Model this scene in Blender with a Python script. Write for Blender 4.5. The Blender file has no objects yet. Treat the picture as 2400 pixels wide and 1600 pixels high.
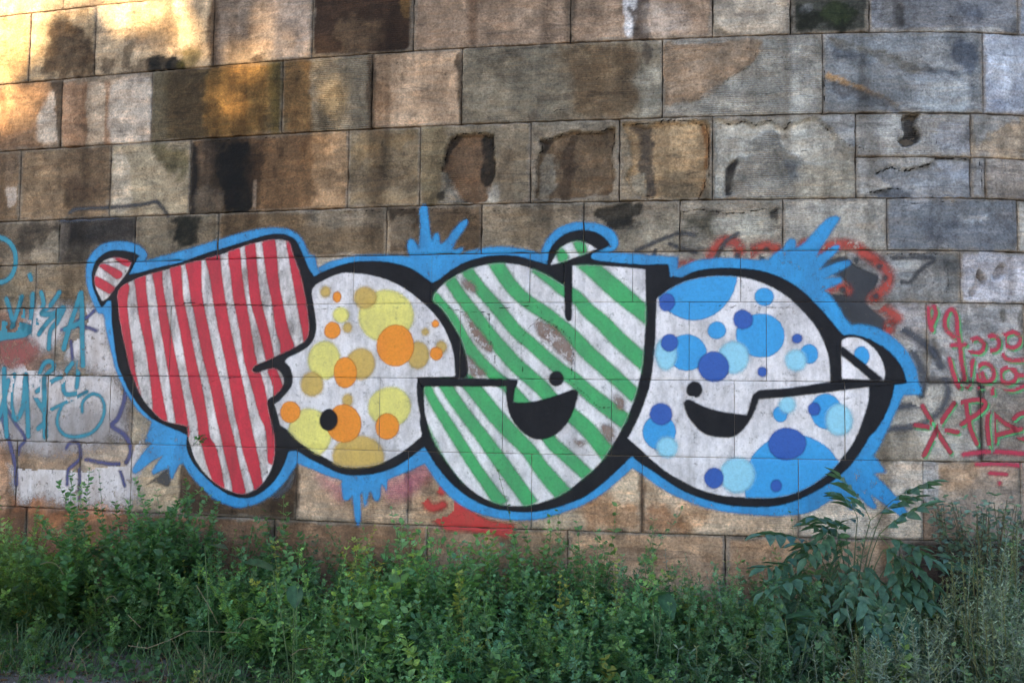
import bpy, math, random
import numpy as np
from mathutils import Matrix

# ------------------------------------------------------------------ camera, sky, sun, exposure
S = bpy.context.scene
EYE = 1.55
FOCAL = 2300.0                       # pixels of a 2400 x 1600 frame
PITCH, ROLL = math.radians(3.149), math.radians(0.644)
cam_data = bpy.data.cameras.new("camera")
cam_data.sensor_width = 36.0
cam_data.lens = FOCAL / 2400 * 36.0
cam_data.clip_start, cam_data.clip_end = 0.05, 2000
cam = bpy.data.objects.new("camera", cam_data)
S.collection.objects.link(cam)
cp, sp = math.cos(PITCH), math.sin(PITCH)
cr, sr = math.cos(ROLL), math.sin(ROLL)
AX, AU, AF = np.array([1, 0, 0.]), np.array([0, -sp, cp]), np.array([0, cp, sp])
RIGHT, UP = cr * AX + sr * AU, -sr * AX + cr * AU
cam.matrix_world = Matrix(((RIGHT[0], UP[0], -AF[0], 0), (RIGHT[1], UP[1], -AF[1], 0),
                           (RIGHT[2], UP[2], -AF[2], EYE), (0, 0, 0, 1)))
S.camera = cam

SUN_EL, SUN_AZ = math.radians(19), math.radians(180 + 36)      # azimuth clockwise from +Y
SUN_DIR = np.array([math.sin(SUN_AZ) * math.cos(SUN_EL), math.cos(SUN_AZ) * math.cos(SUN_EL), math.sin(SUN_EL)])
world = bpy.data.worlds.new("World")
S.world = world
world.use_nodes = True
sky = world.node_tree.nodes.new("ShaderNodeTexSky")
sky.sky_type = 'NISHITA'
sky.sun_disc = False
sky.sun_elevation, sky.sun_rotation = SUN_EL, SUN_AZ
sky.air_density, sky.dust_density, sky.ozone_density = 1.0, 0.5, 2.2
bg = world.node_tree.nodes["Background"]
world.node_tree.links.new(sky.outputs[0], bg.inputs[0])
bg.inputs[1].default_value = 0.10
sun_data = bpy.data.lights.new("sun", 'SUN')
sun_data.energy = 5.0
sun_data.angle = math.radians(0.53)
sun_data.color = (1.0, 0.77, 0.43)
sun = bpy.data.objects.new("sun", sun_data)
S.collection.objects.link(sun)
from mathutils import Vector
sun.rotation_euler = Vector(SUN_DIR).to_track_quat('Z', 'Y').to_euler()
S.view_settings.view_transform = 'Standard'
S.view_settings.look = 'None'
S.view_settings.gamma = 1.0
S.view_settings.exposure = 2.25
S.render.filter_size = 1.5
S.cycles.transparent_max_bounces = 24
S.cycles.max_bounces = 5
S.cycles.diffuse_bounces = 3
S.cycles.sample_clamp_indirect = 6.0

rng = np.random.default_rng(7)
random.seed(7)

# ------------------------------------------------------------------ helpers
def link(o, parent=None):
    S.collection.objects.link(o)
    if parent is not None:
        o.parent = parent
    return o

def tag(o, label=None, cat=None, group=None, kind=None):
    if label: o["label"] = label
    if cat: o["category"] = cat
    if group: o["group"] = group
    if kind: o["kind"] = kind
    return o

def empty(name, loc=(0, 0, 0), **kw):
    o = bpy.data.objects.new(name, None)
    o.empty_display_size = 0.1
    o.location = loc
    link(o)
    return tag(o, **kw)

def np_mesh(name, verts, faces, mat=None, attrs=None, smooth=False):
    """faces: int array (n, k) with k 3 or 4; attrs: {name: (values, 'FLOAT'|'FLOAT_COLOR')} per point"""
    me = bpy.data.meshes.new(name)
    verts = np.asarray(verts, np.float32)
    faces = np.asarray(faces, np.int32)
    n, k = faces.shape
    me.vertices.add(len(verts))
    me.vertices.foreach_set("co", verts.ravel())
    me.loops.add(n * k)
    me.loops.foreach_set("vertex_index", faces.ravel())
    me.polygons.add(n)
    me.polygons.foreach_set("loop_start", np.arange(0, n * k, k, dtype=np.int32))
    me.update(calc_edges=True)
    if smooth:
        me.polygons.foreach_set("use_smooth", np.ones(n, bool))
    for an, (val, ty) in (attrs or {}).items():
        a = me.attributes.new(an, ty, 'POINT')
        val = np.asarray(val, np.float32)
        if ty == 'FLOAT_COLOR':
            if val.shape[1] == 3:
                val = np.concatenate([val, np.ones((len(val), 1), np.float32)], 1)
            a.data.foreach_set("color", val.ravel())
        else:
            a.data.foreach_set("value", val.ravel())
    if mat: me.materials.append(mat)
    return me

def np_obj(name, verts, faces, mat=None, parent=None, attrs=None, smooth=False):
    return link(bpy.data.objects.new(name, np_mesh(name, verts, faces, mat, attrs, smooth)), parent)

LIGHT = 0.83
def lin(c):
    c = np.asarray(c, float) / 255.0
    return np.where(c <= 0.04045, c / 12.92, ((c + 0.055) / 1.055) ** 2.4)
def A(*c):                            # picture colour in open shade -> surface reflectance
    return np.clip(lin(c) / LIGHT, 0.006, 0.82)

def hash2(ix, iz, seed):
    h = (ix.astype(np.int64) * 374761393 + iz.astype(np.int64) * 668265263 + seed * 1442695041) & 0xFFFFFFFF
    h = ((h ^ (h >> 13)) * 1274126177) & 0xFFFFFFFF
    h = h ^ (h >> 16)
    return (h & 0xFFFFFF) / float(0x1000000)
def vnoise(x, z, seed=0):
    ix, iz = np.floor(x), np.floor(z)
    fx, fz = x - ix, z - iz
    fx, fz = fx * fx * (3 - 2 * fx), fz * fz * (3 - 2 * fz)
    a, b = hash2(ix, iz, seed), hash2(ix + 1, iz, seed)
    c, d = hash2(ix, iz + 1, seed), hash2(ix + 1, iz + 1, seed)
    return (a * (1 - fx) + b * fx) * (1 - fz) + (c * (1 - fx) + d * fx) * fz
def fbm(x, z, freq, seed=0, octv=4):
    s, amp, tot = 0, 1.0, 0
    for o in range(octv):
        s = s + amp * (vnoise(x * freq * 2 ** o, z * freq * 2 ** o, seed + 17 * o) - 0.5)
        tot += amp
        amp *= 0.55
    return s / tot * 2                # about -1 .. 1
def sstep(a, b, t):
    t = np.clip((t - a) / (b - a), 0, 1)
    return t * t * (3 - 2 * t)

# ------------------------------------------------------------------ the curve of the wall in plan
PW = [6.16897, -0.68873, 0.38051, -0.29103, -0.3072, 0.58368, 0.53153]
XL, XR = -3.6, 3.35
def _poly(x): return np.polyval(PW[::-1], x / 4)
def _dpoly(x): return (_poly(x + 1e-4) - _poly(x - 1e-4)) / 2e-4
_sl, _srt = float(_dpoly(np.array(XL))), float(_dpoly(np.array(XR)))
def Yw(x):
    x = np.asarray(x, float)
    xc = np.clip(x, XL, XR)
    y = _poly(xc)
    dl, dr = np.minimum(x - XL, 0), np.maximum(x - XR, 0)
    return y + _sl * dl + _srt * dr + 0.30 * dr * dr
def Nw(x):
    d = (Yw(x + 1e-3) - Yw(x - 1e-3)) / 2e-3
    n = np.stack([d, -np.ones_like(d), np.zeros_like(d)], -1)
    return n / np.linalg.norm(n, axis=-1, keepdims=True)

def ray(px, py):
    x, y = (np.asarray(px, float) - 1200) / FOCAL, -(np.asarray(py, float) - 800) / FOCAL
    return x[..., None] * RIGHT + y[..., None] * UP + AF
def on_wall(px, py):
    """where the sight line through a picture point meets the wall: (x, height)"""
    r = ray(px, py)
    t = np.full(r.shape[:-1], 6.3)
    for _ in range(40):
        t = 0.5 * t + 0.5 * Yw(t * r[..., 0]) / r[..., 1]
    return np.stack([t * r[..., 0], EYE + t * r[..., 2]], -1)
def on_ground(px, py, z=0.0):
    r = ray(np.array(float(px)), np.array(float(py)))
    t = (z - EYE) / r[2]
    return np.array([r[0] * t, r[1] * t, z])
def at_depth(px, py, y):
    r = ray(np.array(float(px)), np.array(float(py)))
    t = y / r[1]
    return np.array([r[0] * t, y, EYE + r[2] * t])

REG = dict(A=(0, 0), B=(800, 0), C=(1600, 0), D=(0, 500), E=(800, 500), F=(1600, 500), G=(0, 900), H=(800, 900), I=(1600, 900))
ZS = 800 / 2349.0
def parse(txt):
    """'D: 640,610 605,520c ...' -> picture points and corner flags"""
    reg, pts, cor = None, [], []
    for tok in txt.split():
        if tok.endswith(":"):
            reg = REG[tok[:-1]]
            continue
        c = tok.endswith("c")
        x, y = tok.rstrip("c").split(",")
        pts.append((reg[0] + float(x) * ZS, reg[1] + float(y) * ZS))
        cor.append(c)
    return np.array(pts), cor
def catmull(p, closed, cor=None, sub=4):
    n = len(p)
    cor = cor or [False] * n
    out = []
    for i in range(n if closed else n - 1):
        a, b = p[i], p[(i + 1) % n]
        pa = p[i - 1] if (closed or i > 0) else a
        pb = p[(i + 2) % n] if (closed or i + 2 < n) else b
        ta = (b - a) if cor[i] else (b - pa) / 2
        tb = (b - a) if cor[(i + 1) % n] else (pb - a) / 2
        L = np.linalg.norm(b - a)
        for t_ in (ta, tb):                                   # keep long neighbours from overshooting
            l = np.linalg.norm(t_)
            if l > 1.3 * L: t_ *= 1.3 * L / l
        for k in range(sub):
            t = k / sub
            t2, t3 = t * t, t * t * t
            out.append((2 * t3 - 3 * t2 + 1) * a + (t3 - 2 * t2 + t) * ta + (-2 * t3 + 3 * t2) * b + (t3 - t2) * tb)
    if not closed: out.append(p[-1])
    return np.array(out)
def poly(txt, sub=4):
    p, c = parse(txt)
    q = catmull(p, True, c, sub)
    return on_wall(q[:, 0], q[:, 1])
def line(txt, sub=5):
    p, c = parse(txt)
    q = catmull(p, False, c, sub)
    return on_wall(q[:, 0], q[:, 1])
def ell(reg, x, y, rx, ry=None):
    ry = ry or rx
    a = np.linspace(0, 2 * np.pi, 40, endpoint=False)
    o = REG[reg]
    wob = 1 + 0.018 * np.sin(2 * a + x) + 0.012 * np.sin(3 * a + y)
    return on_wall(o[0] + (x + rx * wob * np.cos(a)) * ZS, o[1] + (y + ry * wob * np.sin(a)) * ZS)

def seg_dist(P, a, b):
    d = b - a
    L2 = np.maximum((d * d).sum(1), 1e-12)
    best = np.full(len(P), 1e9)
    for i0 in range(0, len(P), 20000):
        Q = P[i0:i0 + 20000]
        ap = Q[:, None, :] - a[None]
        t = np.clip((ap * d[None]).sum(2) / L2, 0, 1)
        e = ap - t[..., None] * d[None]
        best[i0:i0 + 20000] = np.sqrt((e * e).sum(2).min(1))
    return best
def sd_poly(P, V):
    """signed distance, positive inside"""
    a, b = V, np.roll(V, -1, 0)
    d = seg_dist(P, a, b)
    inside = np.zeros(len(P), bool)
    for i in range(len(a)):
        (x0, z0), (x1, z1) = a[i], b[i]
        if z0 == z1: continue
        c = ((z0 > P[:, 1]) != (z1 > P[:, 1])) & (P[:, 0] < (x1 - x0) * (P[:, 1] - z0) / (z1 - z0) + x0)
        inside ^= c
    return np.where(inside, d, -d)
def sd_lines(P, lines, r):
    best = np.full(len(P), 1e9)
    for l in lines:
        best = np.minimum(best, seg_dist(P, l[:-1], l[1:]))
    return r - best

# ------------------------------------------------------------------ node helpers
def mat(name):
    m = bpy.data.materials.new(name)
    m.use_nodes = True
    nt = m.node_tree
    return m, nt, nt.nodes["Principled BSDF"]
def N(nt, ty, **kw):
    n = nt.nodes.new(ty)
    for k, v in kw.items():
        if k.startswith("i_"):
            key = k[2:].replace("_", " ")
            n.inputs[key].default_value = v
        else:
            setattr(n, k, v)
    return n
def ramp(nt, fac, stops):
    r = nt.nodes.new("ShaderNodeValToRGB")
    e = r.color_ramp.elements
    while len(e) < len(stops): e.new(0.5)
    for el, (p, c) in zip(e, stops):
        el.position = p
        el.color = (c, c, c, 1) if not hasattr(c, "__len__") else (*c, 1)
    nt.links.new(fac, r.inputs[0])
    return r.outputs[0]
def math_n(nt, op, a, b=None, c=None):
    n = nt.nodes.new("ShaderNodeMath")
    n.operation = op
    for i, v in enumerate((a, b, c)):
        if v is None: continue
        if isinstance(v, (int, float)): n.inputs[i].default_value = v
        else: nt.links.new(v, n.inputs[i])
    return n.outputs[0]
def mixc(nt, fac, a, b, blend='MIX'):
    n = nt.nodes.new("ShaderNodeMix")
    n.data_type = 'RGBA'
    n.blend_type = blend
    for sock, v in ((n.inputs[0], fac), (n.inputs[6], a), (n.inputs[7], b)):
        if isinstance(v, (int, float)): sock.default_value = v
        elif hasattr(v, "__len__"): sock.default_value = (*v, 1)
        else: nt.links.new(v, sock)
    return n.outputs[2]
def noise(nt, vec, scale, detail=5, rough=0.6, dist=0.0):
    n = N(nt, "ShaderNodeTexNoise", i_Scale=scale, i_Detail=detail, i_Roughness=rough, i_Distortion=dist)
    nt.links.new(vec, n.inputs["Vector"])
    return n.outputs["Fac"]
def scaled(nt, vec, s):
    n = N(nt, "ShaderNodeMapping")
    n.inputs["Scale"].default_value = s
    nt.links.new(vec, n.inputs["Vector"])
    return n.outputs[0]

def stone_relief(nt, pos, tool=None):
    """height for the bump of sandstone: grain, pits and comb tooling"""
    g1 = noise(nt, pos, 34, 6, 0.65)
    g2 = noise(nt, pos, 150, 3, 0.6)
    h = math_n(nt, 'ADD', math_n(nt, 'MULTIPLY', g1, 1.0), math_n(nt, 'MULTIPLY', g2, 0.45))
    if tool is not None:
        w = N(nt, "ShaderNodeTexWave", wave_type='BANDS', bands_direction='Z', i_Scale=24, i_Distortion=2.2, i_Detail=2)
        w.inputs["Detail Scale"].default_value = 1.5
        nt.links.new(pos, w.inputs["Vector"])
        h = math_n(nt, 'ADD', h, math_n(nt, 'MULTIPLY', math_n(nt, 'MULTIPLY', w.outputs["Fac"], tool), 0.8))
    return h

def stone_material():
    m, nt, b = mat("sandstone")
    pos = N(nt, "ShaderNodeNewGeometry").outputs["Position"]
    col = N(nt, "ShaderNodeAttribute", attribute_name="col").outputs["Color"]
    tool = N(nt, "ShaderNodeAttribute", attribute_name="tool").outputs["Fac"]
    n1 = ramp(nt, noise(nt, pos, 9, 7, 0.7), [(0.30, 0.55), (0.50, 1.0), (0.74, 1.38)])
    n2 = ramp(nt, noise(nt, pos, 70, 4, 0.7), [(0.3, 0.50), (0.52, 1.0), (0.78, 1.55)])
    streak = ramp(nt, noise(nt, scaled(nt, pos, (9, 9, 1.1)), 1.6, 5, 0.6), [(0.3, 0.74), (0.55, 1.0), (0.8, 1.18)])
    c = mixc(nt, 1.0, col, n1, 'MULTIPLY')
    c = mixc(nt, 0.8, c, n2, 'MULTIPLY')
    c = mixc(nt, 0.7, c, streak, 'MULTIPLY')
    lay = ramp(nt, noise(nt, scaled(nt, pos, (1.4, 1.4, 9)), 2.4, 6, 0.65, 1.2), [(0.42, 0.0), (0.7, 1.0)])
    c = mixc(nt, math_n(nt, 'MULTIPLY', lay, 0.38), c, mixc(nt, 1.0, c, (1.35, 1.0, 0.70), 'MULTIPLY'), 'MIX')
    blot = ramp(nt, noise(nt, pos, 2.6, 8, 0.72, 0.8), [(0.36, 0.55), (0.50, 1.0), (0.70, 1.16)])
    c = mixc(nt, 0.75, c, blot, 'MULTIPLY')
    fl = ramp(nt, noise(nt, scaled(nt, pos, (1.0, 1.0, 1.9)), 4.4, 10, 0.78, 0.6), [(0.515, 0.0), (0.555, 1.0)])
    c = mixc(nt, math_n(nt, 'MULTIPLY', fl, 0.7), c, mixc(nt, 1.0, c, (1.55, 1.53, 1.50), 'MULTIPLY'))
    rot = N(nt, "ShaderNodeMapping"); rot.inputs["Rotation"].default_value = (0, 0.5, 0); rot.inputs["Scale"].default_value = (0.9, 1.0, 6.5)
    nt.links.new(pos, rot.inputs["Vector"])
    fd = ramp(nt, noise(nt, rot.outputs[0], 2.6, 9, 0.75, 0.5), [(0.56, 0.0), (0.62, 1.0)])
    c = mixc(nt, math_n(nt, 'MULTIPLY', fd, 0.65), c, mixc(nt, 1.0, c, (0.48, 0.48, 0.51), 'MULTIPLY'))
    pits = ramp(nt, noise(nt, pos, 46, 3, 0.5), [(0.66, 1.0), (0.74, 0.45)])
    c = mixc(nt, 0.8, c, pits, 'MULTIPLY')
    nt.links.new(c, b.inputs["Base Color"])
    b.inputs["Roughness"].default_value = 0.86
    b.inputs["Specular IOR Level"].default_value = 0.3
    bp = N(nt, "ShaderNodeBump", i_Strength=1.0, i_Distance=0.010)
    nt.links.new(stone_relief(nt, pos, tool), bp.inputs["Height"])
    nt.links.new(bp.outputs[0], b.inputs["Normal"])
    return m

def simple_material(name, c1, c2, scale, rough=0.9, bump=0.4, bdist=0.01):
    m, nt, b = mat(name)
    pos = N(nt, "ShaderNodeNewGeometry").outputs["Position"]
    f = ramp(nt, noise(nt, pos, scale, 7, 0.65), [(0.33, 0.0), (0.68, 1.0)])
    nt.links.new(mixc(nt, f, c1, c2), b.inputs["Base Color"])
    b.inputs["Roughness"].default_value = rough
    bp = N(nt, "ShaderNodeBump", i_Strength=bump, i_Distance=bdist)
    nt.links.new(noise(nt, pos, scale * 4, 6, 0.7), bp.inputs["Height"])
    nt.links.new(bp.outputs[0], b.inputs["Normal"])
    return m

PAINT = {}
def paint_material(key, rgb, soft=0.006, opacity=1.0, grime=0.35, chip=0.25, grime_rgb=None, fuzz=0.006, rough=0.5, spec=0.35):
    """sprayed paint: its edge softness comes from the distance to the painted edge"""
    k = (key, soft, opacity, chip)
    if k in PAINT: return PAINT[k]
    m, nt, b = mat("spray_" + key)
    pos = N(nt, "ShaderNodeNewGeometry").outputs["Position"]
    sd = N(nt, "ShaderNodeAttribute", attribute_name="sd").outputs["Fac"]
    nz = math_n(nt, 'SUBTRACT', noise(nt, pos, 42, 5, 0.7), 0.5)
    nz2 = math_n(nt, 'SUBTRACT', noise(nt, pos, 260, 2, 0.6), 0.5)
    e = math_n(nt, 'ADD', sd, math_n(nt, 'MULTIPLY', nz, fuzz * 2))
    e = math_n(nt, 'ADD', e, math_n(nt, 'MULTIPLY', nz2, soft * 1.6))
    mr = N(nt, "ShaderNodeMapRange", interpolation_type='SMOOTHSTEP')
    nt.links.new(e, mr.inputs[0])
    mr.inputs[1].default_value, mr.inputs[2].default_value = -soft, soft
    al = mr.outputs[0]
    wear = ramp(nt, noise(nt, pos, 21, 8, 0.75), [(0.60 - 0.10 * chip, 1.0), (0.70 - 0.10 * chip, 1.0 - min(1.0, chip * 1.6))])
    al = math_n(nt, 'MULTIPLY', math_n(nt, 'MULTIPLY', al, wear), opacity)
    nt.links.new(al, b.inputs["Alpha"])
    base = A(*rgb)
    dirt = A(*grime_rgb) if grime_rgb else base * 0.45 + 0.03
    g1 = ramp(nt, noise(nt, scaled(nt, pos, (1.5, 1.5, 0.8)), 4.6, 8, 0.72), [(0.40, 0.0), (0.66, 1.0)])
    c = mixc(nt, math_n(nt, 'MULTIPLY', g1, grime), tuple(base), tuple(dirt))
    st = ramp(nt, noise(nt, scaled(nt, pos, (7, 7, 0.8)), 1.7, 7, 0.7), [(0.50, 0.0), (0.68, 1.0)])
    c = mixc(nt, math_n(nt, 'MULTIPLY', st, 0.55 * grime), c, tuple(dirt * 0.9))
    g2 = ramp(nt, noise(nt, pos, 60, 5, 0.7), [(0.32, 0.80), (0.55, 1.0), (0.8, 1.10)])
    c = mixc(nt, 0.8, c, g2, 'MULTIPLY')
    sp_ = ramp(nt, noise(nt, pos, 95, 2, 0.5), [(0.70, 0.0), (0.76, 1.0)])
    c = mixc(nt, math_n(nt, 'MULTIPLY', sp_, 0.5 * min(1, grime * 2)), c, (0.05, 0.045, 0.045))
    nt.links.new(c, b.inputs["Base Color"])
    b.inputs["Roughness"].default_value = rough
    b.inputs["Specular IOR Level"].default_value = spec
    bp = N(nt, "ShaderNodeBump", i_Strength=0.5, i_Distance=0.005)
    nt.links.new(stone_relief(nt, pos), bp.inputs["Height"])
    nt.links.new(bp.outputs[0], b.inputs["Normal"])
    PAINT[k] = m
    return m
# ------------------------------------------------------------------ the stone wall, block by block
ZC = [3.786, 3.286, 2.766, 2.446, 2.134, 1.655, 1.189, 0.724]
GAP, BEV, STEP = 0.0021, 0.007, 0.0125
DIM = 0.98 * np.array([1.015, 1.0, 0.97])
# per course: height range, picture height at which its upright joints were read, joints (picture x), block colours
COURSES = [
 (4.30, ZC[0], 100, [69.8, 223, 500.6, 730.5, 968.6, 1337, 1670, 1853, 2037.6, 2389],
  [(150,125,95), (158,138,112), (172,152,128), (158,140,126), (52,38,29), (134,114,98), (138,117,100), (160,148,134), (62,62,56), (112,113,118), (125,129,138)]),
 (ZC[0], ZC[1], 230, [145, 356, 661, 871.5, 1082, 1552.6, 1928.6, 2305],
  [(118,94,74), (172,154,136), (78,66,46), (98,84,62), (164,141,120), (112,104,91), (124,120,113), (112,114,117), (150,154,166)]),
 (ZC[1], ZC[2], 410, [47.7, 259, 445.5, 815, 984, 1243.8, 1452, 1670, 2006],
  [(112,93,74), (124,105,85), (148,136,117), (92,72,53), (116,102,83), (112,102,88), (120,110,97), (122,110,94), (134,129,121), (134,131,128)]),
 (ZC[2], ZC[3], 550, [139, 316.7, 511, 905.6, 1128.6, 1368, 1593.5, 1835, 2079.5, 2385],
  [(112,100,87), (64,59,55), (92,84,73), (96,82,66), (88,74,60), (114,103,89), (112,102,90), (126,119,109), (138,133,126), (110,112,116), (150,146,140)]),
 (ZC[3], ZC[4], 655, [85, 430, 829, 1011, 1242, 1483, 1736, 1982, 2251],
  [(120,108,92), (128,114,97), (140,130,118), (140,130,118), (140,130,118), (135,124,112), (135,128,120), (135,128,120), (112,111,111), (150,148,153)]),
 (ZC[4], ZC[5], 800, [130, 400, 640, 1079, 1348, 1615, 1796, 2172],
  [(122,100,90), (150,138,128), (135,125,115), (135,125,115), (128,112,98), (128,112,98), (135,128,120), (138,133,130), (142,139,139)]),
 (ZC[5], ZC[6], 970, [110, 257, 310, 640, 890, 1178, 1433.5, 1721, 1980, 2298],
  [(130,116,105), (150,140,132), (110,98,88), (138,128,115), (135,125,115), (130,118,105), (128,112,98), (135,128,120), (140,134,126), (144,138,131), (128,119,112)]),
 (ZC[6], ZC[7], 1140, [37, 185.6, 306.5, 425.7, 695, 956.7, 1246, 1505, 1871, 2163.6],
  [(158,136,118), (150,130,114), (158,143,130), (162,146,126), (80,64,50), (164,143,124), (152,129,108), (178,158,136), (178,155,132), (184,169,153), (146,129,115)]),
 (ZC[7], 0.24, 1330, [300, 640, 1000, 1330, 1700, 2110],
  [(124,92,72), (120,92,72), (122,96,76), (146,120,98), (156,128,104), (150,122,98), (66,52,45)]),
 (0.24, -0.25, 1450, [150, 520, 880, 1280, 1650, 2050], [(90,75,62)] * 7),
]
BLOCKS = []            # dicts: x0 x1 z0 z1 col fine
X_MIN, X_MAX = -7.0, 5.0
def fill_out(xs, lo, hi):
    """joints beyond the picture edge, at the same rhythm"""
    xs = sorted(xs)
    while xs[0] - lo > 0.9: xs.insert(0, xs[0] - random.uniform(0.5, 0.85))
    while hi - xs[-1] > 0.9: xs.append(xs[-1] + random.uniform(0.5, 0.85))
    return xs
for ci, (zt, zb, py, joints, cols) in enumerate(COURSES):
    jx = [float(on_wall(np.array(float(j)), np.array(float(py)))[0]) for j in joints]
    allx = [X_MIN] + fill_out(jx, X_MIN, X_MAX) + [X_MAX]
    for i in range(len(allx) - 1):
        mid = (allx[i] + allx[i + 1]) / 2
        k = int(np.searchsorted(jx, mid))
        c = np.array(cols[k], float)
        if allx[i + 1] < jx[0] or allx[i] > jx[-1]: c = c * random.uniform(0.85, 1.1)
        base = dict(x0=allx[i], x1=allx[i + 1], z0=zb, z1=zt, col=c, ci=ci, fine=(allx[i + 1] > -3.75 and allx[i] < 3.75 and zt > 0.3))
        if ci == 2 and k >= 9:                        # this course is two thin rows at its right end
            zm = float(on_wall(np.array(2150.), np.array(367.5))[1])
            up = dict(base, z0=zm); BLOCKS.append(up)
            xj = float(on_wall(np.array(2310.), np.array(420.))[0])
            if allx[i] < xj < allx[i + 1]:
                BLOCKS.append(dict(base, z1=zm, x1=xj, col=np.array((132, 131, 132.))))
                BLOCKS.append(dict(base, z1=zm, x0=xj, col=np.array((140, 133, 127.))))
            else:
                BLOCKS.append(dict(base, z1=zm))
        else:
            BLOCKS.append(base)
zt = 4.30
while zt < 8.7:                                       # courses above the picture
    x = X_MIN
    while x < X_MAX - 0.3:
        x2 = min(x + random.uniform(0.5, 1.0), X_MAX)
        if X_MAX - x2 < 0.3: x2 = X_MAX
        v = random.uniform(0.75, 1.15)
        BLOCKS.append(dict(x0=x, x1=x2, z0=zt, z1=zt + 0.5, col=np.array((136, 120, 104.)) * v, ci=-1, fine=False))
        x = x2
    zt += 0.5

# stains, wear and broken faces: (outline, colour, strength, softness m, raggedness m, block point or None for every block, depth m)
STAINS = []
def stain(txt, rgb, op=0.9, soft=0.02, rag=0.03, at=None, every=False, depth=0.0, tool=None, tall=1.0):
    STAINS.append(dict(v=poly(txt, 3), c=A(*rgb) * DIM, op=op, soft=soft, rag=rag, at=at, every=every, depth=depth, tool=tool, tall=tall))
# top course
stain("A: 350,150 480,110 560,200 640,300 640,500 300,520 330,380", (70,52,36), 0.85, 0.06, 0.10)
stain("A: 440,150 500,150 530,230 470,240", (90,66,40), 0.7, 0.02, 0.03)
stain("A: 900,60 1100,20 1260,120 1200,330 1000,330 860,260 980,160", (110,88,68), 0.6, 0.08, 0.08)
stain("A: 1015,420 1070,375 1180,385 1245,420 1250,480 1020,490", (20,18,12), 0.97, 0.012, 0.03)
stain("A: 690,410 780,400 770,480 700,500", (60,48,38), 0.8, 0.03, 0.05)
stain("A: 860,300 910,330 900,450 1010,430 1010,490 860,490", (80,66,52), 0.7, 0.03, 0.06)
stain("A: 1240,340 1360,320 1380,420 1330,460 1250,460", (84,74,32), 0.7, 0.05, 0.05)
stain("A: 1440,0 1500,0 1500,440 1440,440", (84,62,44), 0.8, 0.02, 0.03, every=True)
stain("A: 1740,400 1775,375 1805,400 1800,430 1735,430", (60,45,35), 0.8, 0.012, 0.02)
stain("A: 1860,60 2100,30 2110,260 1900,250", (134,118,108), 0.6, 0.07, 0.06)
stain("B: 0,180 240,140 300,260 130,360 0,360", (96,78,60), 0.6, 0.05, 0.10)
stain("B: 420,10 470,30 460,110 425,100", (110,84,50), 0.8, 0.02, 0.03)
stain("B: 885,0 935,0 930,300 885,290", (84,64,50), 0.75, 0.03, 0.03)
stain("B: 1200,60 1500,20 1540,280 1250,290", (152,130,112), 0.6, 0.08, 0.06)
stain("B: 1545,0 1610,0 1600,280 1560,290", (88,74,62), 0.8, 0.02, 0.03, every=True)
stain("B: 1955,0 2045,0 2030,80 2010,240 1960,240 1960,100", (205,202,205), 0.9, 0.015, 0.02)
stain("B: 2040,0 2118,0 2105,140 2120,280 2010,280 2015,140 1985,60 2030,90", (66,56,50), 0.92, 0.012, 0.02)
stain("B: 2130,60 2349,30 2349,240 2140,220", (172,158,148), 0.6, 0.08, 0.06)
stain("C: 220,180 300,200 350,245 220,255", (116,106,94), 0.9, 0.012, 0.02, depth=0.004)
stain("C: 560,235 730,215 730,250 560,252", (116,106,94), 0.9, 0.012, 0.02)
stain("C: 745,0 820,0 900,60 1040,40 1200,70 1180,200 1000,215 800,200 760,100", (26,28,20), 0.95, 0.03, 0.10)
stain("C: 960,60 1150,40 1180,130 1000,150", (44,54,30), 0.6, 0.04, 0.08)
stain("C: 820,10 960,0 900,60 830,90", (104,104,104), 0.6, 0.03, 0.08)
stain("C: 1370,20 1540,0 1560,180 1380,190", (86,84,84), 0.8, 0.05, 0.08)
stain("C: 1480,60 1540,30 1530,190 1490,190", (46,44,44), 0.8, 0.02, 0.05)
stain("C: 1900,40 2090,10 2110,160 1950,170", (72,76,86), 0.75, 0.05, 0.08)
stain("C: 1310,185 1560,200 1800,190 2100,185 2300,200 2300,222 1310,222", (146,144,142), 0.8, 0.012, 0.03)
# second course
stain("A: 0,560 320,560 300,760 120,900 0,980", (140,108,82), 0.6, 0.06, 0.06)
stain("A: 90,640 190,620 260,760 100,900", (84,70,60), 0.6, 0.05, 0.08)
stain("A: 250,830 330,700 370,640 385,800 400,1000 300,1000", (186,174,162), 0.8, 0.03, 0.05)
stain("A: 345,580 430,560 430,1010 400,1010 385,800 380,640", (66,54,42), 0.9, 0.012, 0.025)
stain("A: 430,560 600,560 590,700 590,1000 430,1010", (146,114,90), 0.9, 0.006, 0.012)
stain("A: 715,560 765,560 755,760 760,985 712,990 725,760", (146,112,88), 0.85, 0.008, 0.02)
stain("A: 430,540 1040,500 1040,540 760,560 430,575", (128,114,100), 0.85, 0.01, 0.03)
stain("A: 770,580 1030,545 1030,950 770,980", (188,176,166), 0.7, 0.02, 0.02)
stain("A: 1050,500 1150,500 1150,970 1050,970", (96,88,72), 0.7, 0.05, 0.04)
stain("A: 1160,500 1420,480 1400,940 1180,960", (64,52,36), 0.8, 0.06, 0.05)
stain("A: 1440,460 1830,440 1820,930 1460,940", (150,112,58), 0.55, 0.06, 0.06)
stain("A: 1850,440 1940,430 1930,920 1870,920", (76,64,30), 0.7, 0.04, 0.04)
stain("A: 1950,440 2130,430 2150,890 1960,900", (104,78,48), 0.8, 0.05, 0.04)
stain("A: 2150,430 2349,420 B: 0,410 200,400 200,880 0,890 A: 2160,900", (112,104,92), 0.85, 0.02, 0.03, tool=1.0)
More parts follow.
